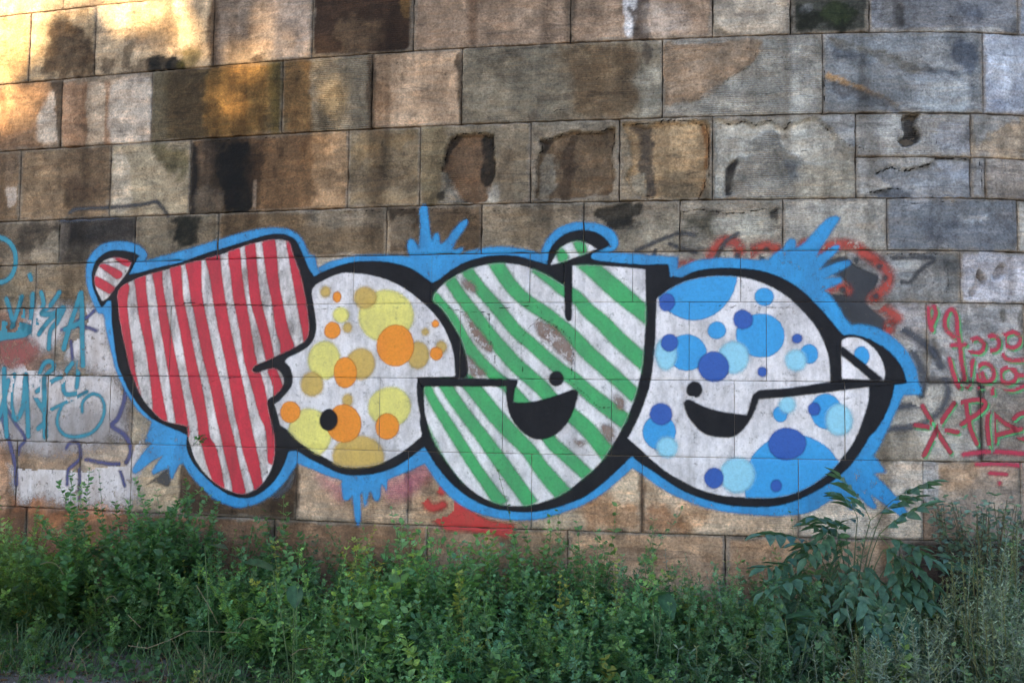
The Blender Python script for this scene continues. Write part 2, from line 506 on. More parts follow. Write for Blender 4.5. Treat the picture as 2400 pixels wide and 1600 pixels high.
stain("A: 2240,640 2349,600 2349,860 2200,880 2200,780", (78,70,58), 0.7, 0.03, 0.06)
stain("B: 185,400 235,395 230,880 190,880", (70,56,44), 0.85, 0.012, 0.02, every=True)
stain("B: 780,380 830,365 840,860 810,860 800,600", (66,54,42), 0.9, 0.012, 0.025, every=True)
stain("B: 250,580 330,640 340,760 260,860 230,760", (140,112,88), 0.6, 0.03, 0.05)
stain("B: 1490,310 2030,300 2060,420 2010,540 2060,640 1990,800 1570,810 1580,560 1500,480", (90,71,50), 0.75, 0.05, 0.05, tool=0.5)
stain("B: 840,360 1480,330 1560,820 850,850", (114,106,93), 0.5, 0.05, 0.03, tool=0.7)
stain("B: 2070,310 2130,310 2130,400 2110,460 2080,440", (74,66,58), 0.9, 0.012, 0.02)
stain("B: 1140,345 1280,320 1440,312 1430,330 1180,350", (66,60,54), 0.85, 0.01, 0.015)
stain("B: 1285,790 1340,750 1360,820 1300,830", (74,66,58), 0.7, 0.015, 0.02)
stain("B: 2010,540 2200,480 2200,790 2060,800 2060,640", (132,128,118), 0.7, 0.04, 0.04, tool=0.6)
stain("B: 2220,310 2349,300 C: 540,280 490,440 330,530 200,640 100,690 0,710 B: 2225,710", (122,100,80), 0.85, 0.008, 0.02, at=(1640,180), depth=-0.004)
stain("C: 560,290 940,260 940,780 120,790 110,700 330,540 500,450", (128,124,117), 0.6, 0.015, 0.02, at=(1850,200), tool=1.0)
stain("C: 720,290 900,270 920,770 650,780 700,500", (150,148,144), 0.5, 0.05, 0.04, tool=1.0)
stain("C: 1880,270 2020,290 2040,420 2000,520 1930,420 1850,380", (60,66,78), 0.85, 0.04, 0.06)
stain("C: 1000,330 1160,320 1300,420 1200,450 1020,450", (80,84,92), 0.7, 0.04, 0.08)
stain("C: 1000,500 1130,540 1300,620 1480,720 1400,700 1180,600 1040,550", (150,118,82), 0.85, 0.01, 0.03)
stain("C: 1020,270 1300,330 1660,480 1640,520 1300,400 1040,320", (100,96,90), 0.7, 0.015, 0.04, depth=0.006)
stain("C: 1060,570 1300,640 1500,750 1440,760 1200,690 1050,620", (72,72,76), 0.8, 0.012, 0.04, depth=0.008)
stain("C: 1640,490 1830,490 1980,560 2030,640 1990,770 1640,770", (132,136,142), 0.6, 0.04, 0.05)
stain("C: 1700,485 1830,482 1940,530 2030,600 2025,640 1920,550 1820,505 1710,500", (70,74,82), 0.8, 0.012, 0.02, depth=0.004)
stain("C: 2100,290 2170,260 2160,350 2110,370", (90,94,108), 0.7, 0.03, 0.05)
stain("C: 2100,640 2200,600 2200,770 2100,770", (112,118,134), 0.6, 0.04, 0.05)
# third course
stain("A: 390,1060 740,1030 740,1400 480,1440 400,1200", (92,76,60), 0.7, 0.06, 0.10)
stain("A: 480,1230 620,1260 690,1330 500,1390", (70,52,40), 0.6, 0.05, 0.08)
stain("A: 150,1100 330,1060 360,1300 170,1380", (140,118,94), 0.5, 0.06, 0.06)
stain("A: 50,1310 110,1290 90,1400 50,1410", (170,158,150), 0.8, 0.015, 0.03)
stain("A: 20,1080 120,1060 110,1200 40,1240", (88,74,62), 0.6, 0.04, 0.06)
stain("A: 1050,1020 1290,1000 1300,1240 1200,1200 1120,1140", (78,72,46), 0.8, 0.05, 0.07)
stain("A: 800,1060 850,1050 890,1140 890,1440 780,1440", (176,164,150), 0.7, 0.02, 0.02)
stain("A: 1310,990 1760,955 1790,1100 1760,1450 1310,1460", (44,37,29), 0.82, 0.05, 0.08)
stain("A: 1310,990 1360,990 1370,1240 1340,1460 1310,1460", (18,15,11), 0.95, 0.02, 0.04)
stain("A: 1380,1010 1480,990 1500,1080 1560,1000 1720,960 1740,1080 1830,1100 1800,1240 1750,1250 1730,1450 1540,1450 1510,1290 1460,1180 1440,1080", (17,15,9), 0.97, 0.02, 0.07)
stain("A: 1360,1010 1480,1000 1470,1200 1380,1240", (88,74,62), 0.6, 0.04, 0.06)
stain("A: 1360,1290 1520,1290 1530,1440 1350,1450", (96,86,76), 0.6, 0.03, 0.05)
stain("A: 1905,1015 1950,1010 1945,1080 1915,1085", (26,22,16), 0.95, 0.008, 0.012)
stain("A: 1860,1150 1905,1150 1900,1220 1880,1220", (40,32,24), 0.85, 0.01, 0.02)
stain("A: 1760,960 2150,940 2140,1420 1780,1430", (98,74,52), 0.5, 0.08, 0.06)
stain("A: 2150,930 2349,910 B: 30,900 30,1420 A: 2150,1440 2200,1200", (136,112,88), 0.85, 0.04, 0.06)
stain("A: 1740,1250 1765,1250 1760,1450 1740,1450", (150,136,124), 0.8, 0.008, 0.01)
stain("B: 70,960 500,930 480,1000 280,1060 80,1080", (140,116,84), 0.5, 0.03, 0.08, depth=0.004)
stain("B: 80,1180 500,1120 500,1300 100,1320", (98,86,72), 0.6, 0.04, 0.08, depth=0.005)
stain("B: 545,880 720,880 690,1390 550,1390", (104,92,70), 0.7, 0.03, 0.03)
stain("B: 740,985 790,930 860,925 980,920 1045,935 1035,1010 1055,1110 1040,1240 1000,1390 840,1390 740,1290 720,1200 690,1170 715,1060", (90,70,54), 0.95, 0.006, 0.02, depth=0.022)
stain("B: 960,940 1045,935 1035,1010 1055,1110 1040,1240 985,1280 950,1210 985,1060", (30,27,24), 0.95, 0.012, 0.03)
stain("B: 740,985 790,930 840,930 760,1020 700,1160 690,1150", (34,28,24), 0.9, 0.008, 0.015)
stain("B: 700,1180 740,1200 780,1290 850,1390 690,1390", (118,112,104), 0.7, 0.02, 0.04)
stain("B: 660,1340 710,1310 700,1370 670,1370", (40,36,30), 0.85, 0.008, 0.015)
stain("B: 1010,1290 1090,1280 1080,1390 1000,1390", (150,144,136), 0.8, 0.02, 0.03)
stain("B: 1080,1080 1170,1020 1180,1390 1090,1390", (96,84,70), 0.7, 0.03, 0.03)
stain("B: 1365,960 1450,960 1560,905 1690,910 1780,905 1885,875 1870,1000 1860,1120 1870,1230 1840,1340 1360,1370 1345,1260 1350,1100 1385,1010", (84,68,52), 0.92, 0.006, 0.02, depth=0.018)
stain("B: 1380,1060 1440,1030 1480,1100 1440,1330 1365,1340 1370,1150", (128,122,112), 0.85, 0.02, 0.05)
stain("B: 1500,1050 1560,960 1600,940 1600,1200 1550,1340 1490,1340 1530,1180", (60,48,38), 0.85, 0.02, 0.05)
stain("B: 1365,960 1450,955 1440,1020 1380,1050", (44,38,34), 0.9, 0.01, 0.02)
stain("B: 1930,860 2100,860 2180,840 2349,840 C: 60,835 160,850 185,940 180,1100 160,1280 110,1365 B: 2200,1370 2100,1370 2000,1300 1965,1240 1990,1150 2000,1000", (134,112,86), 0.92, 0.006, 0.02, depth=0.016, at=(1560,380))
stain("B: 2000,880 2150,870 2150,1170 2175,1330 2100,1350 2080,1220 2030,1130 2070,1020", (56,50,46), 0.9, 0.015, 0.04, at=(1560,380))
stain("B: 1990,1210 2080,1200 2090,1340 2010,1300", (124,118,106), 0.8, 0.015, 0.02, at=(1560,380))
stain("B: 2200,1250 2349,1200 C: 100,1300 90,1370 B: 2220,1370", (92,82,68), 0.6, 0.03, 0.05, at=(1560,380))
stain("C: 140,850 185,940 180,1100 160,1280 110,1365 130,1280 150,1100 150,960", (110,72,40), 0.8, 0.01, 0.02, at=(1640,380))
stain("C: 230,840 330,855 430,835 500,860 600,830 690,890 820,830 940,830 1050,930 1050,1050 1000,1120 860,1110 770,1060 690,1000 660,920 600,885 510,950 490,1030 440,1085 370,1090 330,1200 350,1290 230,1350", (168,163,154), 0.9, 0.008, 0.02, depth=0.014)
stain("C: 310,1130 385,1090 365,1180 350,1250 355,1320 300,1340 290,1240", (40,38,38), 0.95, 0.012, 0.02, depth=0.010)
stain("C: 520,950 600,890 660,930 690,1010 740,1200 760,1240 770,1360 360,1360 380,1180 440,1090 500,1010", (130,126,120), 0.85, 0.01, 0.01, tool=1.0)
stain("C: 690,1080 800,1120 850,1190 800,1250 740,1220 700,1160", (106,108,110), 0.9, 0.012, 0.02)
stain("C: 860,1110 1050,1060 1180,1080 1180,1350 790,1350 780,1230", (146,138,124), 0.6, 0.03, 0.05)
stain("C: 940,850 1050,920 1130,990 1190,1000 1180,810 950,810", (126,126,128), 0.7, 0.012, 0.02)
stain("C: 1525,800 1600,780 1640,790 1600,850 1630,900 1640,950 1600,990 1525,1005 1490,960 1530,930 1515,850", (30,28,28), 0.97, 0.008, 0.015, depth=0.03)
stain("C: 1760,830 2000,850 2130,960 2100,1060 1770,1040", (116,118,126), 0.7, 0.03, 0.06, depth=0.005)
stain("C: 2000,980 2200,880 2330,840 2349,900 2349,1040 2000,1070", (158,136,110), 0.6, 0.03, 0.08, depth=0.004)
stain("C: 1330,1195 1380,1170 1440,1145 1530,1180 1620,1150 1720,1120 1740,1085 1900,1085 2010,1095 2050,1150 2060,1250 2040,1350 1260,1350 1300,1330 1430,1300 1450,1280 1400,1230", (114,116,121), 0.92, 0.006, 0.02, depth=0.012)
stain("C: 1750,1110 1920,1100 2010,1150 2000,1240 1800,1230", (140,144,154), 0.7, 0.03, 0.05)
stain("C: 1260,1335 1430,1300 1560,1310 1560,1355 1260,1358", (70,72,78), 0.8, 0.012, 0.03)
stain("C: 1730,1085 1900,1082 2010,1095 1990,1110 1880,1098 1740,1100", (40,40,44), 0.85, 0.006, 0.01)
stain("C: 2130,1120 2349,1120 2349,1330 2140,1330", (130,120,113), 0.6, 0.03, 0.05, depth=0.005)
stain("C: 2090,270 2349,280 2349,500 2200,640 2100,500", (176,180,190), 0.7, 0.03, 0.10)
stain("C: 1660,560 1960,580 2000,760 1660,765", (142,146,150), 0.7, 0.03, 0.08)
stain("C: 1300,560 1500,640 1480,760 1250,740", (92,93,96), 0.7, 0.03, 0.08)
stain("C: 1220,820 1480,810 1500,1050 1230,1040", (150,147,143), 0.6, 0.03, 0.07)
stain("C: 1450,1420 1700,1410 1720,1500 1480,1540", (140,142,146), 0.7, 0.02, 0.10)
stain("F: 1900,60 2280,20 2280,230 2000,220", (80,83,92), 0.7, 0.03, 0.12)
stain("F: 1750,700 2150,680 2150,800 1800,860", (98,98,100), 0.6, 0.04, 0.10)
stain("F: 1480,640 1660,660 1670,900 1560,880", (150,144,146), 0.7, 0.04, 0.08)
# fourth course and lower, around the painting
stain("D: 130,80 380,70 390,180 220,260 130,240", (62,56,50), 0.85, 0.05, 0.08)
stain("D: 230,240 390,150 395,330 240,330", (150,140,126), 0.7, 0.03, 0.06)
stain("D: 440,60 920,50 930,190 480,210", (48,45,45), 0.85, 0.06, 0.06)
stain("D: 450,215 930,250 930,325 440,330", (98,90,82), 0.6, 0.04, 0.05)
stain("D: 420,70 470,80 460,300 425,320", (112,104,98), 0.7, 0.02, 0.03)
stain("D: 1170,50 1380,30 1370,130 1360,220 1220,220 1180,130", (20,20,11), 0.97, 0.02, 0.05)
stain("D: 1380,60 1490,30 1490,200 1370,220", (112,100,84), 0.7, 0.04, 0.05)
stain("D: 1000,60 1160,60 1170,200 1060,280 1000,200", (118,108,94), 0.6, 0.05, 0.08)
stain("D: 1520,20 2030,0 2040,120 1520,180", (92,74,54), 0.6, 0.06, 0.04)
stain("A: 2160,1450 2349,1450 B: 290,1450 290,1568 A: 2150,1568", (108,100,90), 0.7, 0.04, 0.04)
stain("B: 330,1440 490,1440 500,1568 340,1568", (50,42,34), 0.85, 0.03, 0.06)
stain("E: 330,60 450,40 460,170 350,200", (120,108,94), 0.6, 0.03, 0.06)
stain("E: 690,0 950,0 950,250 800,250", (80,64,48), 0.7, 0.05, 0.05)
stain("E: 300,0 330,0 330,280 300,280", (132,118,102), 0.8, 0.01, 0.01, every=True)
stain("E: 1180,0 1330,0 1330,100 1180,230", (96,84,68), 0.5, 0.04, 0.04)
stain("B: 1750,1440 1830,1420 2060,1415 2060,1480 1990,1500 2010,1560 1940,1568 1830,1560 1760,1490", (34,32,28), 0.92, 0.01, 0.04, depth=0.006)
stain("E: 1830,60 2130,60 2010,100 1980,150 1950,110 1830,90", (40,38,36), 0.9, 0.012, 0.03)
stain("B: 2050,1500 2330,1490 E: 2330,240 2000,250 1900,150 2060,80", (140,132,118), 0.6, 0.04, 0.05)
stain("F: 0,10 200,0 240,130 180,160 60,140 0,160", (74,70,58), 0.75, 0.03, 0.09)
stain("C: 610,1440 670,1430 640,1560 F: 640,50 610,200 600,60", (44,42,40), 0.85, 0.01, 0.02, depth=0.006)
stain("F: 210,40 600,30 600,170 300,180", (162,158,148), 0.6, 0.04, 0.06)
stain("C: 1280,1410 1330,1480 1370,1568 F: 1390,200 1340,100 1310,20", (112,114,116), 0.8, 0.012, 0.02)
stain("C: 1430,1400 2290,1400 F: 2290,240 1430,240", (96,99,106), 0.6, 0.05, 0.12)
stain("F: 1930,0 2100,0 2080,60 1950,60", (150,154,160), 0.6, 0.02, 0.06)
stain("F: 1660,20 1850,60 1900,200 1680,220", (66,70,80), 0.6, 0.05, 0.08)
stain("F: 1400,330 1640,320 1560,470 1450,560 1400,500", (134,136,138), 0.6, 0.03, 0.06)
stain("F: 1790,290 1890,290 1890,600 1790,600 1830,450", (98,98,98), 0.85, 0.01, 0.015, depth=0.005)
stain("F: 1975,545 2010,500 2030,400 2045,410 2080,460 2040,500 1995,560", (96,80,56), 0.9, 0.006, 0.015, depth=0.015)
stain("F: 2030,400 2055,420 2080,465 2055,455", (30,28,26), 0.95, 0.006, 0.008, depth=0.02)
stain("F: 2140,420 2170,370 2205,360 2215,410 2180,455 2150,450", (60,52,46), 0.92, 0.006, 0.012, depth=0.02)
stain("F: 1950,300 2349,300 2349,600 1960,600", (160,158,166), 0.5, 0.03, 0.06)
stain("F: 2180,670 2230,665 2225,750 2190,750", (74,72,66), 0.85, 0.015, 0.02)
stain("F: 2310,680 2349,680 2349,780 2315,780", (70,68,66), 0.8, 0.015, 0.02)
stain("F: 1700,860 1760,850 1770,1000 1720,1000", (70,62,52), 0.75, 0.03, 0.04)
stain("F: 2030,1160 2075,1160 2070,1568 I: 2075,520 2035,520", (38,34,34), 0.85, 0.008, 0.015, every=True)
stain("F: 1690,1130 1850,1120 2050,1150 2050,1180 1700,1170", (50,48,50), 0.75, 0.012, 0.03, every=True)
stain("I: 1320,320 1600,300 1640,500 1330,510", (142,130,114), 0.6, 0.04, 0.06)
stain("I: 2230,200 2349,260 2349,500 2230,500", (108,98,90), 0.6, 0.04, 0.05)
stain("I: 1760,560 2010,540 2000,720 1790,740", (150,120,92), 0.6, 0.05, 0.05)
stain("I: 1660,540 1750,540 1760,760 1660,800", (150,148,148), 0.75, 0.012, 0.02)
stain("I: 1400,560 1640,545 1640,720 1480,780 1380,640", (186,172,160), 0.7, 0.03, 0.04)
# foot of the wall: rust and damp
stain("G: 0,380 60,380 80,700 60,860 0,860", (176,142,122), 0.7, 0.03, 0.04, every=True)
stain("G: 60,780 300,720 500,760 800,820 860,900 400,950 100,880", (164,108,74), 0.75, 0.06, 0.08, every=True)
stain("G: 260,620 460,640 480,840 280,840", (116,98,88), 0.6, 0.06, 0.08, every=True)
stain("G: 335,590 370,580 380,610 355,640", (40,36,34), 0.9, 0.008, 0.01, every=True)
stain("H: 1700,700 1960,820 2040,860 2050,1000 1690,990", (142,102,72), 0.75, 0.08, 0.06)
stain("H: 2090,830 2250,860 2349,900 2349,1020 2090,1010", (148,106,76), 0.75, 0.06, 0.08)
stain("I: 0,810 160,850 130,960 0,1010", (168,124,88), 0.6, 0.06, 0.06)
stain("H: 2050,600 2090,620 2090,1010 2055,1010", (84,66,52), 0.85, 0.012, 0.02, every=True)
stain("H: 440,560 480,570 480,880 440,880", (84,70,60), 0.8, 0.015, 0.02, every=True)
stain("G: 2010,560 2060,540 2060,840 2030,850", (70,56,46), 0.85, 0.012, 0.02, every=True)
stain("G: 1230,560 1290,560 1290,860 1240,850", (74,60,48), 0.8, 0.012, 0.02, every=True)
stain("I: 1640,830 1960,860 1980,1080 1640,1060", (112,88,70), 0.6, 0.05, 0.06)
stain("H: 0,700 440,660 440,860 0,880", (150,124,102), 0.5, 0.06, 0.06)

M_STONE = stone_material()
M_MORTAR = simple_material("mortar", tuple(A(84, 74, 64)), tuple(A(52, 45, 38)), 30)
stone_wall = empty("stone_wall", (0, 6.2, 0), label="tall curved wall of large weathered sandstone blocks behind the painting", cat="wall")

def grid_faces(nx, nz):
    i = np.arange(nx - 1)[:, None] * nz + np.arange(nz - 1)[None]
    i = i.ravel()
    return np.stack([i, i + nz, i + nz + 1, i + 1], 1)
MORT_C = A(120, 110, 99)
PARENT_OFF = np.array([0, 6.2, 0])
for bi, b in enumerate(BLOCKS):
    painted = 4 <= b['ci'] <= 7 and b['x1'] > -2.3 and b['x0'] < 2.1
    gp = 0.0012 if painted else GAP
    x0, x1, z0, z1 = b['x0'] + gp, b['x1'] - gp, b['z0'] + gp, b['z1'] - gp
    st = STEP if b['fine'] else 0.06
    def axis(a, c):
        n = max(3, int(round((c - a - 2 * BEV) / st)) + 1)
        return np.concatenate([[a], np.linspace(a + BEV, c - BEV, n), [c]])
    xs, zs = axis(x0, x1), axis(z0, z1)
    X, Z = np.meshgrid(xs, zs, indexing='ij')
    nx, nz = X.shape
    x, z = X.ravel(), Z.ravel()
    P2 = np.stack([x, z], 1)
    tilt = rng.normal(0, 0.0016, 3)
    u, v = (x - (x0 + x1) / 2), (z - (z0 + z1) / 2)
    h = tilt[0] + tilt[1] * u * 2 + tilt[2] * v * 2 + 0.0022 * fbm(x, z, 3.0, bi, 4)
    col = np.tile(A(*b['col']) * DIM, (len(x), 1))
    col *= (1 + 0.22 * fbm(x, z, 1.7, 900 + bi, 3) + 0.16 * fbm(x, z, 6.0, 400 + bi, 4))[:, None]
    edge = np.minimum.reduce([x - x0, x1 - x, z - z0, z1 - z])
    tool = np.clip(-0.15 + 0.8 * fbm(x, z, 1.2, 55 + bi, 2), 0, 0.3)
    if b['fine']:
        wid = 0.012 + 0.026 * np.clip(fbm(x, z, 9, 77, 3) + 0.25, 0, 1)
        me_ = (1 - sstep(wid * 0.6, wid, edge)) * (0.50 + 0.4 * hash2(np.array([bi]), np.array([3]), 5)[0])
        col = col * (1 - me_[:, None]) + MORT_C * me_[:, None]
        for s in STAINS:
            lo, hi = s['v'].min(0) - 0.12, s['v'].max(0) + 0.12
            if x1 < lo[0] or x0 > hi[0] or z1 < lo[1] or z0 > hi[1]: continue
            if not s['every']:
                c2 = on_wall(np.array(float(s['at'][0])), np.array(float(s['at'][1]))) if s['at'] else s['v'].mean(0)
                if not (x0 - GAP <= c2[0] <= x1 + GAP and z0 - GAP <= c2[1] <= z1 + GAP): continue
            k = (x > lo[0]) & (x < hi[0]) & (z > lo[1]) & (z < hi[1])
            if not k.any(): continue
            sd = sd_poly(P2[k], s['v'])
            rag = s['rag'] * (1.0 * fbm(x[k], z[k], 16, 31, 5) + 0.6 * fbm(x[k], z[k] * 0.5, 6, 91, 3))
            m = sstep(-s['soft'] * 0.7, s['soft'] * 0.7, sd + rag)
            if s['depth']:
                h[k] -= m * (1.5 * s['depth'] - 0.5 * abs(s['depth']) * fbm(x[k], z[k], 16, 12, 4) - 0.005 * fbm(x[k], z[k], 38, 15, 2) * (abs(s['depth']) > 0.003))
                ring = m * (1 - sstep(0.0, 0.022, sd + rag)) * (0.55 if s['depth'] > 0.01 else 0.25)  # recess edge darkened in the colour, standing in for shade the relief lacks
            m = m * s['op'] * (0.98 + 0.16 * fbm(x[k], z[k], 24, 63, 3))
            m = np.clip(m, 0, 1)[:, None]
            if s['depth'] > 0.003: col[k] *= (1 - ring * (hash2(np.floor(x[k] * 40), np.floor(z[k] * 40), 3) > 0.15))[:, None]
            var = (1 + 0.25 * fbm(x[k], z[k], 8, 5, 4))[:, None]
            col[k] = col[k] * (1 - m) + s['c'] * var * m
            if s['tool'] is not None: tool[k] = np.maximum(tool[k], 0.75 * s['tool'] * m[:, 0])
    if b['fine']:                                     # dirt runs down the wall across the joints
        run = sstep(0.12, 0.62, fbm(x, z * 0.10 + 7, 4.5, 71, 4)) * sstep(-0.5, 0.3, fbm(x, z, 0.9, 72, 2))
        col = col * (1 - 0.58 * run[:, None] * np.array([0.95, 1.0, 1.05]))
        col = col * (1 + sstep(-0.8, 2.4, x)[:, None] * np.array([-0.02, 0.04, 0.12]))  # cool sky light from the right put into the stone colour
        pale = sstep(0.25, 0.7, fbm(x + 31, z * 0.3, 3.0, 74, 4))
        col = col * (1 + 0.5 * pale[:, None])
    ring0 = edge < BEV * 0.5
    h[ring0] -= (0.0015 if 4 <= b['ci'] <= 7 else 0.004)
    h -= 0.004 * np.clip(fbm(x, z, 20, 300, 3), 0, 1) * (edge < 0.03)
    if b['fine']:                                     # ragged arrises
        sx = (0.0012 if 4 <= b['ci'] <= 7 and b['x1'] > -2.4 and b['x0'] < 2.3 else 0.0055) * np.clip(fbm(x, z, 17, 500 + bi, 4) * 1.6 + 0.15, 0, 1)
        x = np.where(x < x0 + 1e-6, x + sx, np.where(x > x1 - 1e-6, x - sx, x))
        z = np.where(z < z0 + 1e-6, z + sx, np.where(z > z1 - 1e-6, z - sx, z))
        P2 = np.stack([x, z], 1)
    n3 = Nw(x)
    pos = np.stack([x, Yw(x), z], 1) + n3 * h[:, None]
    b['pos'], b['nor'], b['xz'], b['shape'] = pos, n3, P2, (nx, nz)
    # sides running back into the wall
    idx = np.arange(nx * nz).reshape(nx, nz)
    loop = np.concatenate([idx[:-1, 0], idx[-1, :-1], idx[1:, -1][::-1], idx[0, 1:][::-1]])
    back = pos[loop] - n3[loop] * 0.09
    nb = len(loop)
    j = np.arange(nb)
    sides = np.stack([nx * nz + j, nx * nz + (j + 1) % nb, loop[(j + 1) % nb], loop[j]], 1)
    verts = np.concatenate([pos, back]) - PARENT_OFF
    faces = np.concatenate([grid_faces(nx, nz), sides])
    cc = np.concatenate([np.clip(col, 0.004, 0.85), np.clip(col[loop] * 0.8, 0.004, 0.85)])
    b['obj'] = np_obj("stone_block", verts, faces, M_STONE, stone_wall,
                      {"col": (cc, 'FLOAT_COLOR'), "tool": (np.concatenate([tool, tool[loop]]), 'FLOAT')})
# mortar core behind the joints
xs = np.linspace(X_MIN, X_MAX, 161)
zs = np.array([-0.3, 8.7])
X, Z = np.meshgrid(xs, zs, indexing='ij')
n3 = Nw(X.ravel())
front = np.stack([X.ravel(), Yw(X.ravel()), Z.ravel()], 1) - n3 * 0.05
backv = front + np.array([0, 0.9, 0])
f1 = grid_faces(161, 2)
fb = f1[:, ::-1] + len(front)
i = np.arange(160) * 2
top = np.stack([i + 1, i + 3, i + 3 + len(front), i + 1 + len(front)], 1)
np_obj("mortar", np.concatenate([front, backv]) - PARENT_OFF, np.concatenate([f1, fb, top]), M_MORTAR, stone_wall)
# ------------------------------------------------------------------ paint on the wall
def paint(name, sdf, layer, m, parent=None, box=None, margin=0.02, skip=None):
    """a skin of paint on the block faces: sdf(points) gives the distance inside the painted edge"""
    V, F, Sd, off = [], [], [], 0
    for b in BLOCKS:
        if not b['fine']: continue
        if b['x1'] < box[0] or b['x0'] > box[2] or b['z1'] < box[1] or b['z0'] > box[3]: continue
        nx, nz = b['shape']
        P = b['xz']
        near = (P[:, 0] > box[0] - 0.03) & (P[:, 0] < box[2] + 0.03) & (P[:, 1] > box[1] - 0.03) & (P[:, 1] < box[3] + 0.03)
        if not near.any(): continue
        sd = np.full(len(P), -1.0)
        sd[near] = sdf(P[near])
        q = grid_faces(nx, nz)
        keep = sd[q].max(1) > -margin
        if skip is not None:
            hid = np.full(len(P), -1.0)
            hid[near] = skip(P[near])
            keep &= hid[q].min(1) < 0.03
        q = q[keep]
        if not len(q): continue
        used, inv = np.unique(q, return_inverse=True)
        V.append(b['pos'][used] + b['nor'][used] * (0.0004 * layer))
        F.append(inv.reshape(q.shape) + off)
        Sd.append(sd[used])
        off += len(used)
    if not V: return None
    verts = np.concatenate(V)
    if parent is not None: verts = verts - np.array(parent_loc(parent))
    return np_obj(name, verts, np.concatenate(F), m, parent, {"sd": (np.concatenate(Sd), 'FLOAT')})
def parent_loc(o):
    l = np.zeros(3)
    while o is not None:
        l += np.array(o.location)
        o = o.parent
    return l
def bbox(*vs, pad=0.03):
    v = np.concatenate(vs)
    return (*(v.min(0) - pad), *(v.max(0) + pad))
def p_poly(name, v, layer, m, parent=None, clip=None, margin=0.02, skip=None):
    f = (lambda P: sd_poly(P, v)) if clip is None else (lambda P: np.minimum(sd_poly(P, v), sd_poly(P, clip)))
    bb = bbox(v)
    if clip is not None:
        b2 = bbox(clip)
        bb = (max(bb[0], b2[0]), max(bb[1], b2[1]), min(bb[2], b2[2]), min(bb[3], b2[3]))
    return paint(name, f, layer, m, parent, bb, margin, skip)
def p_strokes(name, txts, r, layer, m, parent=None, margin=0.02, shift=(0, 0)):
    ls = [line(t) + np.array(shift) for t in txts]
    return paint(name, lambda P: sd_lines(P, ls, r), layer, m, parent, bbox(*ls, pad=r + 0.03), margin)

WHITE = paint_material("white", (214, 210, 217), 0.008, 1.0, 0.60, 0.34, (112, 108, 112))
WHITE_R = paint_material("white_dirty", (210, 204, 206), 0.008, 1.0, 0.85, 0.4, (90, 85, 84))
BLACK = paint_material("black", (19, 20, 26), 0.008, 0.99, 0.4, 0.06, (38, 38, 43), rough=0.65, spec=0.18)
BLUE = paint_material("sky_blue", (38, 138, 198), 0.014, 0.94, 0.6, 0.36, (34, 92, 138))
RED = paint_material("red", (184, 30, 56), 0.011, 0.97, 0.55, 0.12, (120, 30, 46))
GREEN = paint_material("green", (54, 154, 92), 0.015, 0.94, 0.6, 0.2, (58, 120, 84))
ORANGE = paint_material("orange", (240, 130, 34), 0.010, 0.97, 0.3, 0.16, (196, 104, 40))
OCHRE = paint_material("ochre", (192, 160, 84), 0.020, 0.92, 0.4, 0.2, (150, 128, 84))
YELLOW = paint_material("yellow", (220, 206, 112), 0.018, 0.92, 0.5, 0.25, (166, 156, 104))
MIDBLUE = paint_material("mid_blue", (42, 140, 200), 0.010, 0.97, 0.25, 0.12, (48, 124, 180))
DARKBLUE = paint_material("dark_blue", (32, 78, 158), 0.011, 0.97, 0.25, 0.12, (32, 66, 132))
PALEBLUE = paint_material("pale_blue", (134, 192, 232), 0.020, 0.92, 0.25, 0.12, (130, 180, 205))
TEAL = paint_material("teal", (22, 126, 150), 0.011, 0.90, 0.4, 0.35, (30, 100, 124))
NAVY = paint_material("navy", (58, 62, 112), 0.010, 0.85, 0.4, 0.35, (70, 70, 100))
OLDBLACK = paint_material("faded_black", (44, 46, 54), 0.012, 0.85, 0.5, 0.45, (74, 72, 74))
OLDGREY = paint_material("faded_grey", (54, 57, 68), 0.02, 0.86, 0.5, 0.4, (90, 90, 94))
OLDRED = paint_material("faded_red", (174, 62, 50), 0.026, 0.82, 0.7, 0.6, (104, 50, 46))
LOWRED = paint_material("scrawl_red", (182, 46, 48), 0.02, 0.9, 0.4, 0.3, (140, 70, 60))
PINK = paint_material("pink", (172, 42, 72), 0.010, 0.82, 0.4, 0.35, (150, 44, 70))
DARKPINK = paint_material("dark_pink", (152, 42, 62), 0.008, 0.93, 0.3, 0.2, (120, 44, 54))
MINT = paint_material("mint", (70, 176, 112), 0.010, 0.85, 0.3, 0.3, (70, 140, 100))
WASH = paint_material("whitewash", (206, 200, 204), 0.07, 0.95, 0.65, 0.5, (138, 122, 116), fuzz=0.10, rough=0.6)
WASHPINK = paint_material("pink_wash", (150, 74, 74), 0.04, 0.7, 0.6, 0.9, (120, 84, 78), fuzz=0.03)
MIST = paint_material("pink_mist", (190, 96, 128), 0.05, 0.4, 0.2, 0.4)

O = (0, 6.1, 1.0)
def graffiti(name, label, **kw): return empty(name, O, label=label, cat="graffiti", **kw)

